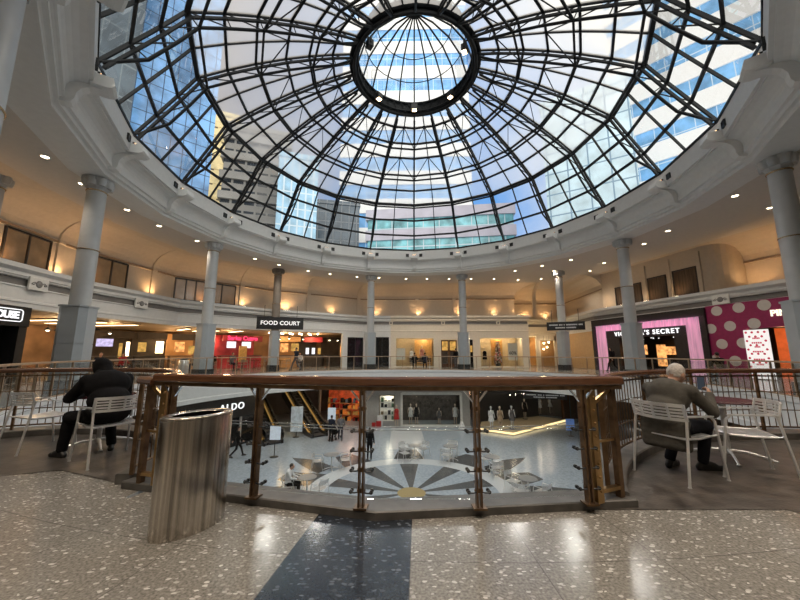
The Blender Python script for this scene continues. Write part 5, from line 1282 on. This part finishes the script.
# ---------------- hanging signs
def hang_sign(label, c, w, h, nrm, txt=None, lines=0, name='hanging_sign'):
    t = thing(name, label, 'sign', c); f = face(Vector(c), nrm); mb = MB(); mb.box((0,0,0), (w,h,.12), M=f); mb.build('board', BLKP, t, bevel=.01)
    if txt: text_mesh(txt, h*.45, .02, 'lettering', mat('sign_white', (.85,.85,.85), .5, emit=(1,1,1), es=.5), t, f @ Matrix.Translation((0,0,.066)), bold=.012, space=1.05)
    if lines:
        mb = MB(); random.seed(11); LT = mat('sign_grey', (.5,.5,.5), .5, emit=(1,1,1), es=.12)
        for r_, (y, hw) in enumerate(((h*.14,w*.43),(-h*.2,w*.27))):
            x = -hw
            while x < hw:
                k = w*random.uniform(.016,.03); mb.box((0,0,0), (k,h*.15,.01), M=f @ Matrix.Translation((x+k/2,y,.066))); x += k*1.3+(w*.03 if random.random() < .15 else 0)
        mb.build('small_lettering', LT, t)
    mb = MB()
    for s_ in (-1,1): mb.tube([f @ Vector((s_*w*.35,h*.5,0)), f @ Vector((s_*w*.35,h*.5+.9,0)), f @ Vector((s_*w*.35,h*.5+.9,-.6))], .015, 6)
    mb.build('hanger', BLACKM, t)
q = aty(280.5, 323.3, 25.2); hang_sign('black hanging sign with white FOOD COURT lettering', q, 3.35, .92, (.35,-1,0), 'FOOD COURT')
q = aty(565.5, 326, 24.6); hang_sign('black hanging directory sign with two lines of small lettering', q, 2.55, .62, (-.45,-1,0), None, 2)

# ---------------- people and a bench on the far gallery
STAND = dict(pelvis=(0,0,.93), waist=(0,0,1.08), chest=(0,0,1.28), neck=(0,0,1.47), head=(0,.02,1.62), sL=(-.19,0,1.40), sR=(.19,0,1.40), eL=(-.25,-.02,1.12), eR=(.25,-.02,1.12),
             wL=(-.25,.08,.88), wR=(.25,.08,.88), hipL=(-.09,0,.90), hipR=(.09,0,.90), kL=(-.1,.02,.49), kR=(.1,.02,.49), aL=(-.1,-.03,.09), aR=(.1,-.03,.09))
WALK = dict(STAND, kL=(-.1,.22,.52), aL=(-.1,.34,.11), kR=(.1,-.06,.48), aR=(.1,-.38,.16), toeR=(0,.15,-.05), eL=(-.26,-.14,1.13), wL=(-.24,-.22,.9), eR=(.26,.06,1.13), wR=(.23,.24,.95))
SIT = dict(pelvis=(0,-.05,.54), waist=(0,-.06,.70), chest=(0,-.02,.90), neck=(0,.02,1.09), head=(0,.05,1.24), sL=(-.19,0,1.02), sR=(.19,0,1.02), eL=(-.24,.12,.76), eR=(.24,.12,.76),
           wL=(-.12,.34,.72), wR=(.12,.34,.72), hipL=(-.1,0,.52), hipR=(.1,0,.52), kL=(-.12,.42,.50), kR=(.12,.42,.50), aL=(-.12,.40,.09), aR=(.12,.40,.09))
FV = .026
q = wp(6, s_at(296,360,6,-2.4), -2.4, 0); person('person in navy and grey at the far railing below the food court sign', q, wrot(6)+.6, dict(WALK), dict(skin=SKIN, top=NAVY, pants=GREYC, shoe=SHOEB, hair=DKHAIR), FV)
t = thing('bench', 'dark bench in front of the wide left window of the cream shop', 'bench', wp(CS,2.75,-2.2,0), wrot(CS))
mb = MB()
for k in range(4): mb.box((0,-.2+.13*k,.44), (1.9,.1,.035))
mb.build('seat', BLACKM, t, local=True); mb = MB()
for k in range(3): mb.box((0,.26,.58+.12*k), (1.9,.03,.09))
mb.build('backrest', BLACKM, t, local=True)
for x in (-.8,.8):
    mb = MB(); mb.tube([(x,-.2,0),(x,-.18,.42),(x,.24,.42),(x,.28,.9)], .02, 6); mb.tube([(x,.24,.42),(x,.26,0)], .02, 6); mb.build('leg', SILVER, t, local=True)
for k, (s_, lb, c) in enumerate(((2.25,'dark-clothed person on the bench, left of the two sitters',BLKC),(3.15,'dark-clothed person on the bench, right of the two sitters',NAVY))):
    person(lb, wp(CS, s_, -2.2, 0), wrot(CS), dict(SIT), dict(skin=SKIN, top=c, pants=BLKC, shoe=SHOEB, hair=DKHAIR), FV)
person('dark-clothed person standing beside the cream shop doorway', wp(CS, 5.95, -1.2, 0), wrot(CS)+.5, dict(STAND), dict(skin=SKIN, top=BLKC, pants=GREYC, shoe=SHOEB, hair=DKHAIR), FV)
person('person in a dark coat at the black store entrance', wp(VS, 4.55, -.9, 0), wrot(VS)-.3, dict(STAND), dict(skin=SKIN, top=GREYC, pants=BLKC, shoe=SHOEB, hair=DKHAIR), FV)
person('person in black walking past the black store near its column', wp(VS, 2.6, -1.2, 0), wrot(VS)+PI/2, dict(WALK), dict(skin=SKIN, top=BLKC, pants=BLKC, shoe=SHOEB, hair=DKHAIR, long=1), FV)
q = wp(VS, 10.6, -3.2, 0); fx = dup(fch, (q.x,q.y,0), wrot(VS)+1.2, 'brown chair by the right column under a person in black', 'food court chairs')
person('person in black sitting by the right column behind the railing', (q.x,q.y,0), wrot(VS)+1.2, dict(SIT), dict(skin=SKIN, top=BLKC, pants=BLKC, shoe=SHOEB, hair=DKHAIR), FV)
for k, (i, s_, off, lb) in enumerate(((5,2.7,1.2,'diner in black at a food court table just right of the third column'),(6,2.7,1.0,'diner in white at a food court table near the black doors'),(4,2.0,1.0,'diner in navy at a food court table behind the hooded person'),(5,1.0,.9,'diner in tan at a food court table by the third column'),(5,4.4,.8,'diner in grey at a food court table left of the sign'),(4,4.0,1.1,'diner in red at a food court table left of the third column'))):
    a = wrot(i)+.4*s_; c = wp(i, s_, off, 0)+Vector((.62*math.cos(a), .62*math.sin(a), 0))
    person(lb, c, hd(-math.cos(a),-math.sin(a)), dict(SIT), dict(skin=SKIN, top=(BLKC,WHT,NAVY,TANC,GREYC,REDC)[k], pants=NAVY, shoe=SHOEB, hair=DKHAIR), FV)

# ------------------------------------------------------------------ court below
SOF = SLABB
mb = MB(); mb.lathe([(23.5,LZ),(23.5,SOF)], (CX,CY,0), 60, cap=False, sm=False); struct(mb.build('wall_court', mat('court_back_wall', (.10,.085,.07), .6, var=.5, scale=.5), origin=False))
def cbox(mb, A, B, o0, o1, z0, z1, s0=0, s1=None, m=0):
    """box along plan line A-B (s along it, offset away from the viewer)"""
    A, B = Vector(A), Vector(B); u = (B-A).normalized(); n = Vector((-u.y,u.x)); L = (B-A).length; s1 = L if s1 is None else s1
    c = A+u*(s0+s1)/2+n*(o0+o1)/2; return mb.box((c.x,c.y,(z0+z1)/2), (s1-s0, abs(o1-o0), z1-z0), math.atan2(u.y,u.x), m)
def sx(x, y, A, B):
    q = onwall(x, y, A, B); A, B = Vector(A), Vector(B); return (Vector(q.xy)-A).dot((B-A).normalized()), q.z
GREYW = mat('court_grey_wall', (.34,.34,.33), .5, var=.06); WFRAME = mat('white_frame', (.62,.63,.62), .45)
# grey wall with a lit window, then the dark glass front
A1, B1 = (-3.3,28.9), (6.3,28.9)
zg = -2.05
def cthing(name, label, cat, A, s, z=LZ, off=0):
    A_, B_ = Vector(A[0]), Vector(A[1]); u = (B_-A_).normalized(); n = Vector((-u.y,u.x)); c = A_+u*s+n*off
    return thing(name, label, cat, (c.x,c.y,z), math.atan2(u.y,u.x))
sa, sb = sx(380,400,A1,B1)[0], sx(394,400,A1,B1)[0]; s2 = sx(402,410,A1,B1)[0]; s3 = sx(461,410,A1,B1)[0]
mb = MB()
cbox(mb, A1, B1, 0, .2, LZ, SOF, 0, sa); cbox(mb, A1, B1, 0, .2, -2.2, SOF, sa, sb); cbox(mb, A1, B1, 0, .2, LZ, LZ+.4, sa, sb); cbox(mb, A1, B1, 0, .2, LZ, SOF, sb, s2)
cbox(mb, A1, B1, 0, .2, zg, SOF, s2, s3); cbox(mb, A1, B1, 0, .2, LZ, SOF, s3, s3+.75); struct(mb.build('wall_court', GREYW))
t = cthing('display_window', 'small lit shop window with shelves of goods in the grey court wall', 'shop window', (A1,B1), (sa+sb)/2)
mb = MB(); cbox(mb, A1, B1, 1.0, 1.1, LZ, -2.0, sa-.3, sb+.3); mb.build('back_panel', mat('pale_panel', (.6,.58,.52), .5, emit=(1,.95,.8), es=.3), t)
mb = MB()
for z in (-3.9,-3.3,-2.85): cbox(mb, A1, B1, .4, 1.0, z, z+.04, sa, sb)
mb.build('shelf', WFRAME, t); mb = MB(); random.seed(9); G = [BLACKM, mat('goods_white', (.7,.68,.62), .5), GOLDB, mat('goods_green', (.1,.2,.12), .5)]
for z in (-3.86,-3.26,-2.81,LZ+.42):
    for k in range(4): cbox(mb, A1, B1, .5, .85, z, z+random.uniform(.15,.35), sa+.05+.3*k, sa+.28+.3*k, random.randrange(4))
mb.build('goods', G, t); mb = MB()
for a, b, c, d in ((sa-.05,sa+.02,LZ+.4,-2.2),(sb-.02,sb+.05,LZ+.4,-2.2),(sa,sb,-2.25,-2.18)): cbox(mb, A1, B1, -.04, .1, c, d, a, b)
mb.build('frame', GOLDB, t)
plight((-.9,29.5,-2.4), 25, (1,.9,.7)); 
q = at(396.5,427,LZ); mannequin('mannequin in a bright red dress beside the lit grey-wall window', (q.x,28.5,LZ), PI, MANN, REDC, 1.8)
t = thing('gift_display', 'red and white gift bags on the floor left of the lit grey-wall window', 'display', (-1.75,28.4,LZ))
mb = MB(); mb.box((0,0,.25),(.4,.25,.5)); mb.box((-.4,.05,.18),(.3,.22,.36)); mb.build('red_bag', REDC, t, local=True); mb = MB(); mb.box((.1,.3,.45),(.45,.2,.9)); mb.build('white_box', WHT, t, local=True)
t = cthing('shop', 'dark glass shop front with a white frame across the court floor', 'shop', (A1,B1), (s2+s3)/2)
mb = MB(); e = .09
for a, b, c, d in ((s2-.12,s2+.06,LZ,zg+.05),(s3-.06,s3+.12,LZ,zg+.05),(s2,s3,zg-.12,zg+.1),(s2,s3,LZ,LZ+.12)): cbox(mb, A1, B1, -.08, .12, c, d, a, b)
mb.build('white_frame', WFRAME, t)
for k in range(3):
    mb = MB(); a = s2+(s3-s2)*k/3; cbox(mb, A1, B1, .05, .07, LZ+.1, zg-.1, a+.02, a+(s3-s2)/3-.02); mb.build('glass_pane', GLASS, t)
mb = MB(); cbox(mb, A1, B1, 2.6, 2.7, LZ, zg, s2, s3); cbox(mb, A1, B1, .2, 2.6, zg, zg+.05, s2, s3); mb.build('interior', mat('dark_shop', (.045,.04,.036), .5, var=.7, scale=3), t)
for k, (s_, m1, m2, lb) in enumerate(((s2+.75,MANN,WHT,'mannequin in white and black at the left of the dark glass front'),(s2+1.25,MANN,BLKC,'mannequin in black at the left of the dark glass front'),(s2+3.2,MANN,GREYC,'seated-height dark mannequin in the middle of the dark glass front'),(s3-.35,MANN,WHT,'pale mannequin at the right end of the dark glass front'))):
    mannequin(lb, (A1[0]+s_, A1[1]+.9, LZ), PI, m1, m2, 1.35 if k == 2 else 1.7)
plight((1.4,30,-2.5), 22, (1,.8,.6)); plight((4.2,30,-2.5), 14, (1,.85,.7))
q = at(462,429,LZ); t = thing('pedestal_display', 'white cone-shaped pedestal beside the dark glass front', 'display', (q.x,27.9,LZ)); mb = MB(); mb.lathe([(.3,0),(.28,.1),(.12,.5),(.1,.55)], n=18); mb.build('pedestal', WHT, t, local=True)
# corner shop on a lit platform
C0, C1, C2 = Vector((6.3,27.25)), Vector((8.35,25.7)), Vector((14.6,30.6))
t = thing('lit_platform', 'gold-lit display platform of the corner shop', 'platform', (8.35,25.7,LZ))
mb = MB(); poly = [tuple(C0),tuple(C1),tuple(C2),(12.9,32.2),(6.9,29.6)]; mb.prism(poly, LZ, LZ+.22); mb.build('plinth', mat('platform_cream', (.55,.45,.30), .4), t)
mb = MB()
for a, b in ((C0,C1),(C1,C2)): mb.bar((a.x,a.y-.02,LZ+.13),(b.x,b.y-.02,LZ+.13), .03, .14)
mb.build('light_strip', emis('platform_glow', (1,.74,.36), 1.6), t)
mb = MB(); mb.prism([(6.9,29.75),(13.0,32.35),(12.9,32.6),(6.8,30.0)], LZ, SOF); struct(mb.build('wall_court', BLKP))
t = thing('shop_canopy', 'black slatted ceiling over the corner shop mannequins', 'canopy', (9.5,28.2,-2.0)); mb = MB(); mb.prism([tuple(C0+Vector((.2,.1))),tuple(C1+Vector((0,.1))),tuple(C2+Vector((-.2,.1))),(13.4,32),(6.7,29)], -1.75, -1.6); mb.build('ceiling_panel', BLKP, t)
mb = MB()
for k in range(8):
    a = C1.lerp(C2, .05+.1*k)+Vector((-.2,.5)); mb.tube([(a.x,a.y,-1.75),(a.x,a.y,-1.95)], .04, 8)
mb.build('spot', CHROME, t)
PL = LZ+.22
for k, (x, y, m1, m2, lb) in enumerate(((492,431,WHT,WHT,'white mannequin in a white dress at the front corner of the lit platform'),(501,431,MANN,TANC,'tan mannequin second from the front corner of the lit platform'),(513,430,WHT,GREYC,'slim white mannequin right at the corner of the lit platform'),
        (526,422,MANN,BLKC,'mannequin in black with a white collar at the rear of the lit platform'),(541,417,MANN,WHT,'mannequin in a white shirt on the right of the lit platform'),(552,416,MANN,WHT,'mannequin in a white top at the far right of the lit platform'))):
    q = at(x, y, PL); d = 1.0 if k < 3 else 1.03; mannequin(lb, (q.x*d+.1, q.y*d+.45, PL), PI+.3, m1, m2, 1.75)
for x, y in ((7.6,27.2),(8.6,26.6),(10,27.8),(11.6,29.1),(12.8,30)): plight((x,y,-1.95), 22, (1,.82,.6), .08)
q = at(545,396,-2.0); Q = aty(545,396,27.2); hang_sign('black hanging sign with small lettering above the corner shop', Q, 3.2, .5, (-.3,-1,0), None, 2)
t = thing('doorway', 'brown wooden panels at the right of the corner shop', 'shop door', (15.2,31,LZ)); mb = MB(); mb.prism([(14.7,31.0),(16.4,32.0),(16.3,32.2),(14.6,31.2)], LZ, -2.0); mb.build('panel', WOOD, t); mb = MB(); mb.prism([(15.5,31.44),(15.56,31.47),(15.53,31.55),(15.47,31.52)], LZ, -2.0); mb.build('joint', BLACKM, t)
q = at(571,436,LZ); t = thing('notice_stand', 'small blue notice on a stand in front of the corner shop', 'sign', (q.x,q.y,LZ)); mb = MB(); mb.box((0,0,.8),(.62,.04,.8)); mb.build('notice', mat('notice_blue', (.12,.22,.5), .5, var=.3, emit=(.2,.35,.8), es=.2), t, local=True); mb = MB(); mb.tube([(0,0,0),(0,0,.45)], .02, 6); mb.lathe([(.2,0),(.2,.02)], n=14); mb.build('stand', BLACKM, t, local=True)
# black round kiosk at the right, colourful panels below the right gallery
t = thing('kiosk', 'black rounded kiosk on the court floor seen past the right railing', 'kiosk', (12.4,18.2,LZ)); mb = MB(); mb.lathe([(1.15,0),(1.15,1.9),(1.0,2.25),(.6,2.45),(.05,2.5)], n=28); mb.build('shell', BLKP, t, local=True)
mb = MB(); mb.lathe([(1.19,.9),(1.19,1.0)], n=28, cap=False); mb.build('counter_band', GREYC, t, local=True)
def pw(a, r, z): q = P(r, a); return Vector((q.x,q.y,z))
t = thing('mural_panel', 'orange, magenta and blue triangle mural under the right gallery edge', 'mural', P(13.6,118,LZ))
TRI = [mat('mural_orange', (.62,.24,.05), .5, emit=(1,.4,.08), es=.12), mat('mural_magenta', (.42,.02,.12), .5, emit=(.8,.04,.22), es=.12), mat('mural_blue', (.03,.08,.26), .5, emit=(.06,.16,.5), es=.12), mat('mural_black', (.02,.02,.025), .5)]
mb = MB(); ang = [100,106,112,118,124,130,136]; zt, zb = -1.3, -3.6
for k in range(6):
    a, b = ang[k], ang[k+1]; m_ = (a+b)/2
    mb.quad([pw(a,13.6,zb), pw(b,13.6,zb), pw(a,13.6,zt)], k % 3); mb.quad([pw(b,13.6,zb), pw(b,13.6,zt), pw(a,13.6,zt)], (k+1) % 3)
mb.build('panel', TRI, t)
# left: black-fascia shop with white letters, warm shops behind
A2, B2 = (-11.9,20.4), (-9.9,24.6)
zs0, zs1 = -2.75, -1.6
t = thing('shop', 'black shop front with white ALDO letters in the court on the left', 'shop', (-11,22.5,LZ))
mb = MB(); cbox(mb, A2, B2, -.1, .4, -2.85, SOF, -2.5, 4.65); cbox(mb, A2, B2, -.05, .4, LZ, -2.8, 4.2, 4.65); mb.build('fascia', BLKP, t)
mb = MB(); cbox(mb, A2, B2, .05, .1, LZ, -2.85, -2.5, 4.2); mb.build('glass_front', BLKGL, t); mb = MB()
for s_ in (.5,3.0,4.2): cbox(mb, A2, B2, -.04, .1, LZ, -2.85, s_-.06, s_+.06)
mb.build('door_frame', GREYW, t)
u2 = (Vector(B2)-Vector(A2)).normalized(); n2 = Vector((u2.y,-u2.x)); qa = onwall(231,407,A2,B2)
text_mesh('ALDO', .6, .06, 'lettering', WHITEE, t, face(Vector((qa.x,qa.y,qa.z))+Vector((n2.x,n2.y,0))*.14, (n2.x,n2.y,0)), bold=0, space=1.2)
GL = (-12.6,19.0), (-11.9,20.4)
t = thing('shop', 'warm lit court shop seen through the left alcove bars', 'shop', P(15,-95,LZ)); 
mb = MB()
for k in range(5):
    a0, a1 = -112+9*k, -112+9*k+9; mb.quad([P(14.9,a0,LZ), P(14.9,a1,LZ), P(14.9,a1,-2.2), P(14.9,a0,-2.2)])
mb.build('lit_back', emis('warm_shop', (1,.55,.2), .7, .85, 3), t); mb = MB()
for k in range(6):
    q = P(14.7,-112+9*k); mb.box((q.x,q.y,(LZ+SOF)/2), (.3,.3,SOF-LZ), R(112-9*k))
for k in range(5):
    a0, a1 = -112+9*k, -112+9*k+9; mb.quad([P(14.7,a0,-2.3), P(14.7,a1,-2.3), P(14.7,a1,SOF), P(14.7,a0,SOF)])
mb.build('frame', BLACKM, t)
# escalators
GOLDL = mat('escalator_brass', (.6,.36,.12), .25, .9, var=.4, scale=4, emit=(1,.55,.15), es=.25)
STEP = mat('step_grey', (.06,.06,.065), .4, .4, var=.4, scale=10)
def escalator(label, x, y, dx, dy, L=5.6, rise=2.75):
    t = thing('escalator', label, 'escalator', (x,y,LZ), hd(dx,dy), 'escalators at the left of the court')
    mb = MB(); n = 14
    mb.box((0,-.4,.06),(.9,.9,.1))
    for k in range(n): mb.box((0,.2+k*L/n,.1+k*rise/n),(.84,L/n+.03,.2))
    mb.build('steps', STEP, t, local=True)
    for s_ in (-1,1):
        mb = MB(); X = s_*.56; w = .06
        for e in (X-w, X+w): pass
        prof = [(-.9,0),(-.9,.25),(-.2,.28),(L,rise+.28),(L,rise-.5),(.4,-.0)]
        k = len(prof); vs = [(X-w*1.4,a,b) for a,b in prof]+[(X+w*1.4,a,b) for a,b in prof]
        mb.add(vs, [tuple(range(k)), tuple(range(k,2*k))[::-1]]+[(i,(i+1)%k,k+(i+1)%k,k+i) for i in range(k)]); mb.build('skirt', BLKP, t, local=True)
        mb = MB(); pr = [(-1.0,.45),(-.95,.85),(-.2,.95),(L,rise+.95),(L,rise+.28),(-.2,.28),(-.9,.25)]; k = len(pr); vs = [(X-.01,a,b) for a,b in pr]+[(X+.01,a,b) for a,b in pr]
        mb.add(vs, [tuple(range(k)), tuple(range(k,2*k))[::-1]]+[(i,(i+1)%k,k+(i+1)%k,k+i) for i in range(k)]); mb.build('balustrade', BLKGL, t, local=True)
        mb = MB(); mb.tube([(X,-.95,.32),(X,-1.08,.5),(X,-1.05,.8),(X,-.85,.95),(X,-.2,1.0),(X,L,rise+1.0)], .045, 8); mb.build('handrail', BLACKM, t, local=True)
        mb = MB(); mb.bar((X-s_*.07,-.5,.36),(X-s_*.07,-.2,.38),.05,.09); mb.bar((X-s_*.07,-.2,.38),(X-s_*.07,L,rise+.38),.05,.13); mb.bar((X+s_*.07,-.5,.36),(X+s_*.07,-.2,.38),.05,.09); mb.bar((X+s_*.07,-.2,.38),(X+s_*.07,L,rise+.38),.05,.13); mb.bar((X-.07,-.2,.34),(X+.07,-.2,.34),.04,.04); mb.build('lit_band', GOLDL, t, local=True)
    return t
escalator('left escalator with gold-lit sides rising from the court floor', -8.95,24.0, -.62,.78)
escalator('right escalator with gold-lit sides beside the red shop', -6.35,26.0, -.62,.78)
plight((-8.6,25.3,-1.6), 40, (1,.66,.3)); plight((-7.0,26.6,-1.6), 40, (1,.62,.28))
# red shop
A3, B3 = (-7.2,30.4), (-3.3,29.6)
t = thing('shop', 'red and orange lit shop stacked with merchandise behind the escalators', 'shop', (-5.2,30,LZ))
mb = MB(); cbox(mb, A3, B3, 2.2, 2.3, LZ, SOF); mb.build('back_wall', mat('red_shop_wall', (.4,.06,.02), .5, var=.7, scale=2.5, emit=(1,.16,.04), es=.1), t)
mb = MB(); cbox(mb, A3, B3, 0, .2, -1.9, SOF); cbox(mb, A3, B3, 0, .2, LZ, SOF, 0, .15); mb.build('fascia', mat('red_shop_fascia', (.22,.20,.18), .5), t)
mb = MB()
for s_ in (.3,1.5,2.7):
    for z in (.5,1.0,1.5): cbox(mb, A3, B3, 1.2, 1.9, LZ+z, LZ+z+.04, s_, s_+1.0)
mb.build('shelf', WARMW, t)
random.seed(21); GM = [REDC, mat('goods_orange', (.6,.2,.03), .5, emit=(1,.3,.05), es=.2), BLUEC, BLKC, mat('goods_yellow', (.7,.5,.15), .5)]
mb = MB()
for s_ in (.3,1.5,2.7):
    for z in (0,.54,1.04,1.54):
        for k in range(4): cbox(mb, A3, B3, 1.25, 1.7, LZ+z, LZ+z+random.uniform(.2,.42), s_+.05+.24*k, s_+.25+.24*k, random.randrange(5))
mb.build('merchandise', GM, t)
plight((-5.2,30.6,-2.2), 30, (1,.5,.25)); plight((-4.2,30.2,-2.4), 25, (1,.6,.4))
# sign stands
def stand_sign(label, px, py, w, h, zc, col, d=0):
    q = at(px, py, LZ); t = thing('sign_stand', label, 'sign', (q.x,q.y,LZ), 0); mb = MB(); mb.box((0,0,zc),(w,.06,h)); mb.build('board', col, t, local=True)
    mb = MB(); mb.tube([(0,.02,0),(0,.02,zc-h/2)], .025, 8); mb.lathe([(.24,0),(.24,.02),(.03,.04)], n=16); mb.build('stand', BLACKM, t, local=True)
BOARD = mat('board_white', (.62,.68,.74), .4, emit=(.7,.82,1), es=.22)
stand_sign('white sign board on a stand beside the walking person in black', 274,457,.62,.78,1.35,BOARD)
stand_sign('tall pale poster totem at the foot of the escalators', 296,437,.85,1.75,1.25,mat('totem_pale', (.45,.50,.54), .4, var=.4, scale=3, emit=(.7,.8,.9), es=.12))
stand_sign('white sign board on a stand in front of the red shop', 331,440,.55,.85,1.75,BOARD)
# cafe tables on the court floor
GT = mat('table_grey', (.22,.23,.24), .3, var=.1)
ct = make_table('court_table', 'round grey court table left of the star, with chairs either side', GT, .4, .74, 'court tables', SILVER)
cc = make_chair('court_chair', 'aluminium chair at the court table left of the star', SILVER, 'aluminium court chairs')
cts = [((-3.60,18.6),'round grey court table left of the star','left of the star'),((.85,20.3),'round grey court table straight beyond the star','straight beyond the star'),((2.9,20.2),'round grey court table right of the central one','right of the central table'),
       ((4.75,18.2),'round grey court table behind the right glass post','behind the right glass post'),((5.45,15.2),'round grey court table nearest on the right','nearest on the right'),((-4.0,15.35),'round grey court table beside the person in white','beside the person in white')]
for k, ((x,y), lb, wh) in enumerate(cts):
    if k == 0: ct.location = (x,y,LZ); ct['label'] = lb
    else: dup(ct, (x,y,LZ), .4*k, lb)
    for j, a in enumerate((0.25+.5*k, PI+.1+.5*k, PI/2+.4+.5*k)[:3 if k in (1,4) else 2]):
        if k == 5 and j == 1: a = -.5
        c, s_ = math.cos(a), math.sin(a); l2 = 'aluminium court chair '+('first','second','third')[j]+' round the table '+wh
        l2 = 'aluminium chair at the court table '+wh+(', on its right side',', on its left side',', on its far side')[j]
        if k == 0 and j == 0: cc.location = (x+.72*c,y+.72*s_,LZ); cc.rotation_euler = (0,0,hd(-c,-s_)); cc['label'] = l2
        else: dup(cc, (x+.72*c,y+.72*s_,LZ), hd(-c,-s_), l2)
dup(cc, (-4.75,15.25,LZ), hd(1,.1), 'aluminium chair under the person in white in the court')
person('person in a white shirt sitting with back turned at a court table', (-4.75,15.25,LZ), hd(1,.1), dict(SIT, head=(0,.1,1.2), neck=(0,.05,1.07)), dict(skin=SKIN, top=WHT, pants=BLKC, shoe=SHOEB, hair=DKHAIR), .02)
person('person in black walking across the court beside a white sign board', (-9.55,20.6,LZ), hd(.8,.5), dict(WALK), dict(skin=SKIN, top=BLKC, pants=BLKC, shoe=SHOEB, hair=DKHAIR, long=1), .02)
person('person in navy standing behind a stroller in front of the red shop', (-4.75,24.1,LZ), hd(.3,1), dict(STAND, wL=(-.15,.35,1.0), wR=(.15,.35,1.0), eL=(-.24,.08,1.12), eR=(.24,.08,1.12)), dict(skin=SKIN, top=NAVY, pants=BLKC, shoe=SHOEB, hair=DKHAIR), .022)
person('person in dark grey beside the stroller in front of the red shop', (-4.15,24.3,LZ), hd(-.2,1), dict(WALK), dict(skin=SKIN, top=GREYC, pants=NAVY, shoe=SHOEB, hair=DKHAIR), .022)
t = thing('stroller', 'dark folding stroller pushed in front of the red shop', 'stroller', (-4.6,24.75,LZ), hd(.3,1))
mb = MB(); mb.cap((0,-.1,.5),(0,.25,.45),.2,.17); mb.cap((0,-.12,.5),(0,-.2,.85),.19,.17); mb.build('seat', BLKC, t, local=True)
mb = MB()
for s_ in (-1,1): mb.tube([(s_*.22,.45,.1),(s_*.22,.1,.5),(s_*.22,-.42,1.0)], .014, 6); mb.tube([(s_*.22,-.3,.1),(s_*.22,.15,.55)], .014, 6)
mb.tube([(-.22,-.42,1.0),(.22,-.42,1.0)], .018, 6); mb.build('frame', SILVER, t, local=True)
for s_ in (-1,1):
    for y in (.45,-.3):
        mb = MB(); mb.tube([(s_*.2,y,.1),(s_*.25,y,.1)], .1, 14); mb.build('wheel', RUBBER, t, local=True)
person('person in black standing on the court behind the second glass post', (-1.75,20.2,LZ), hd(.2,1), dict(STAND), dict(skin=SKIN, top=BLKC, pants=BLKC, shoe=SHOEB, hair=DKHAIR, long=1), .022)
# lamps under the gallery soffit
for a in list(range(-96,100,12)):
    q = P(13.0, a, SOF); downlight(q.x, q.y, SOF, 60, 'small round downlight under the gallery edge above the court', group='court soffit downlights')

# ------------------------------------------------------------------ view
sc.view_settings.view_transform = 'Standard'; sc.view_settings.look = 'None'
sc.view_settings.exposure = 0.12; sc.view_settings.gamma = 1; sc.view_settings.use_curve_mapping = False
sc.cycles.use_denoising = True
sc.cycles.max_bounces = 10; sc.cycles.transparent_max_bounces = 24; sc.cycles.caustics_reflective = False; sc.cycles.caustics_refractive = False
sc.cycles.sample_clamp_indirect = 6
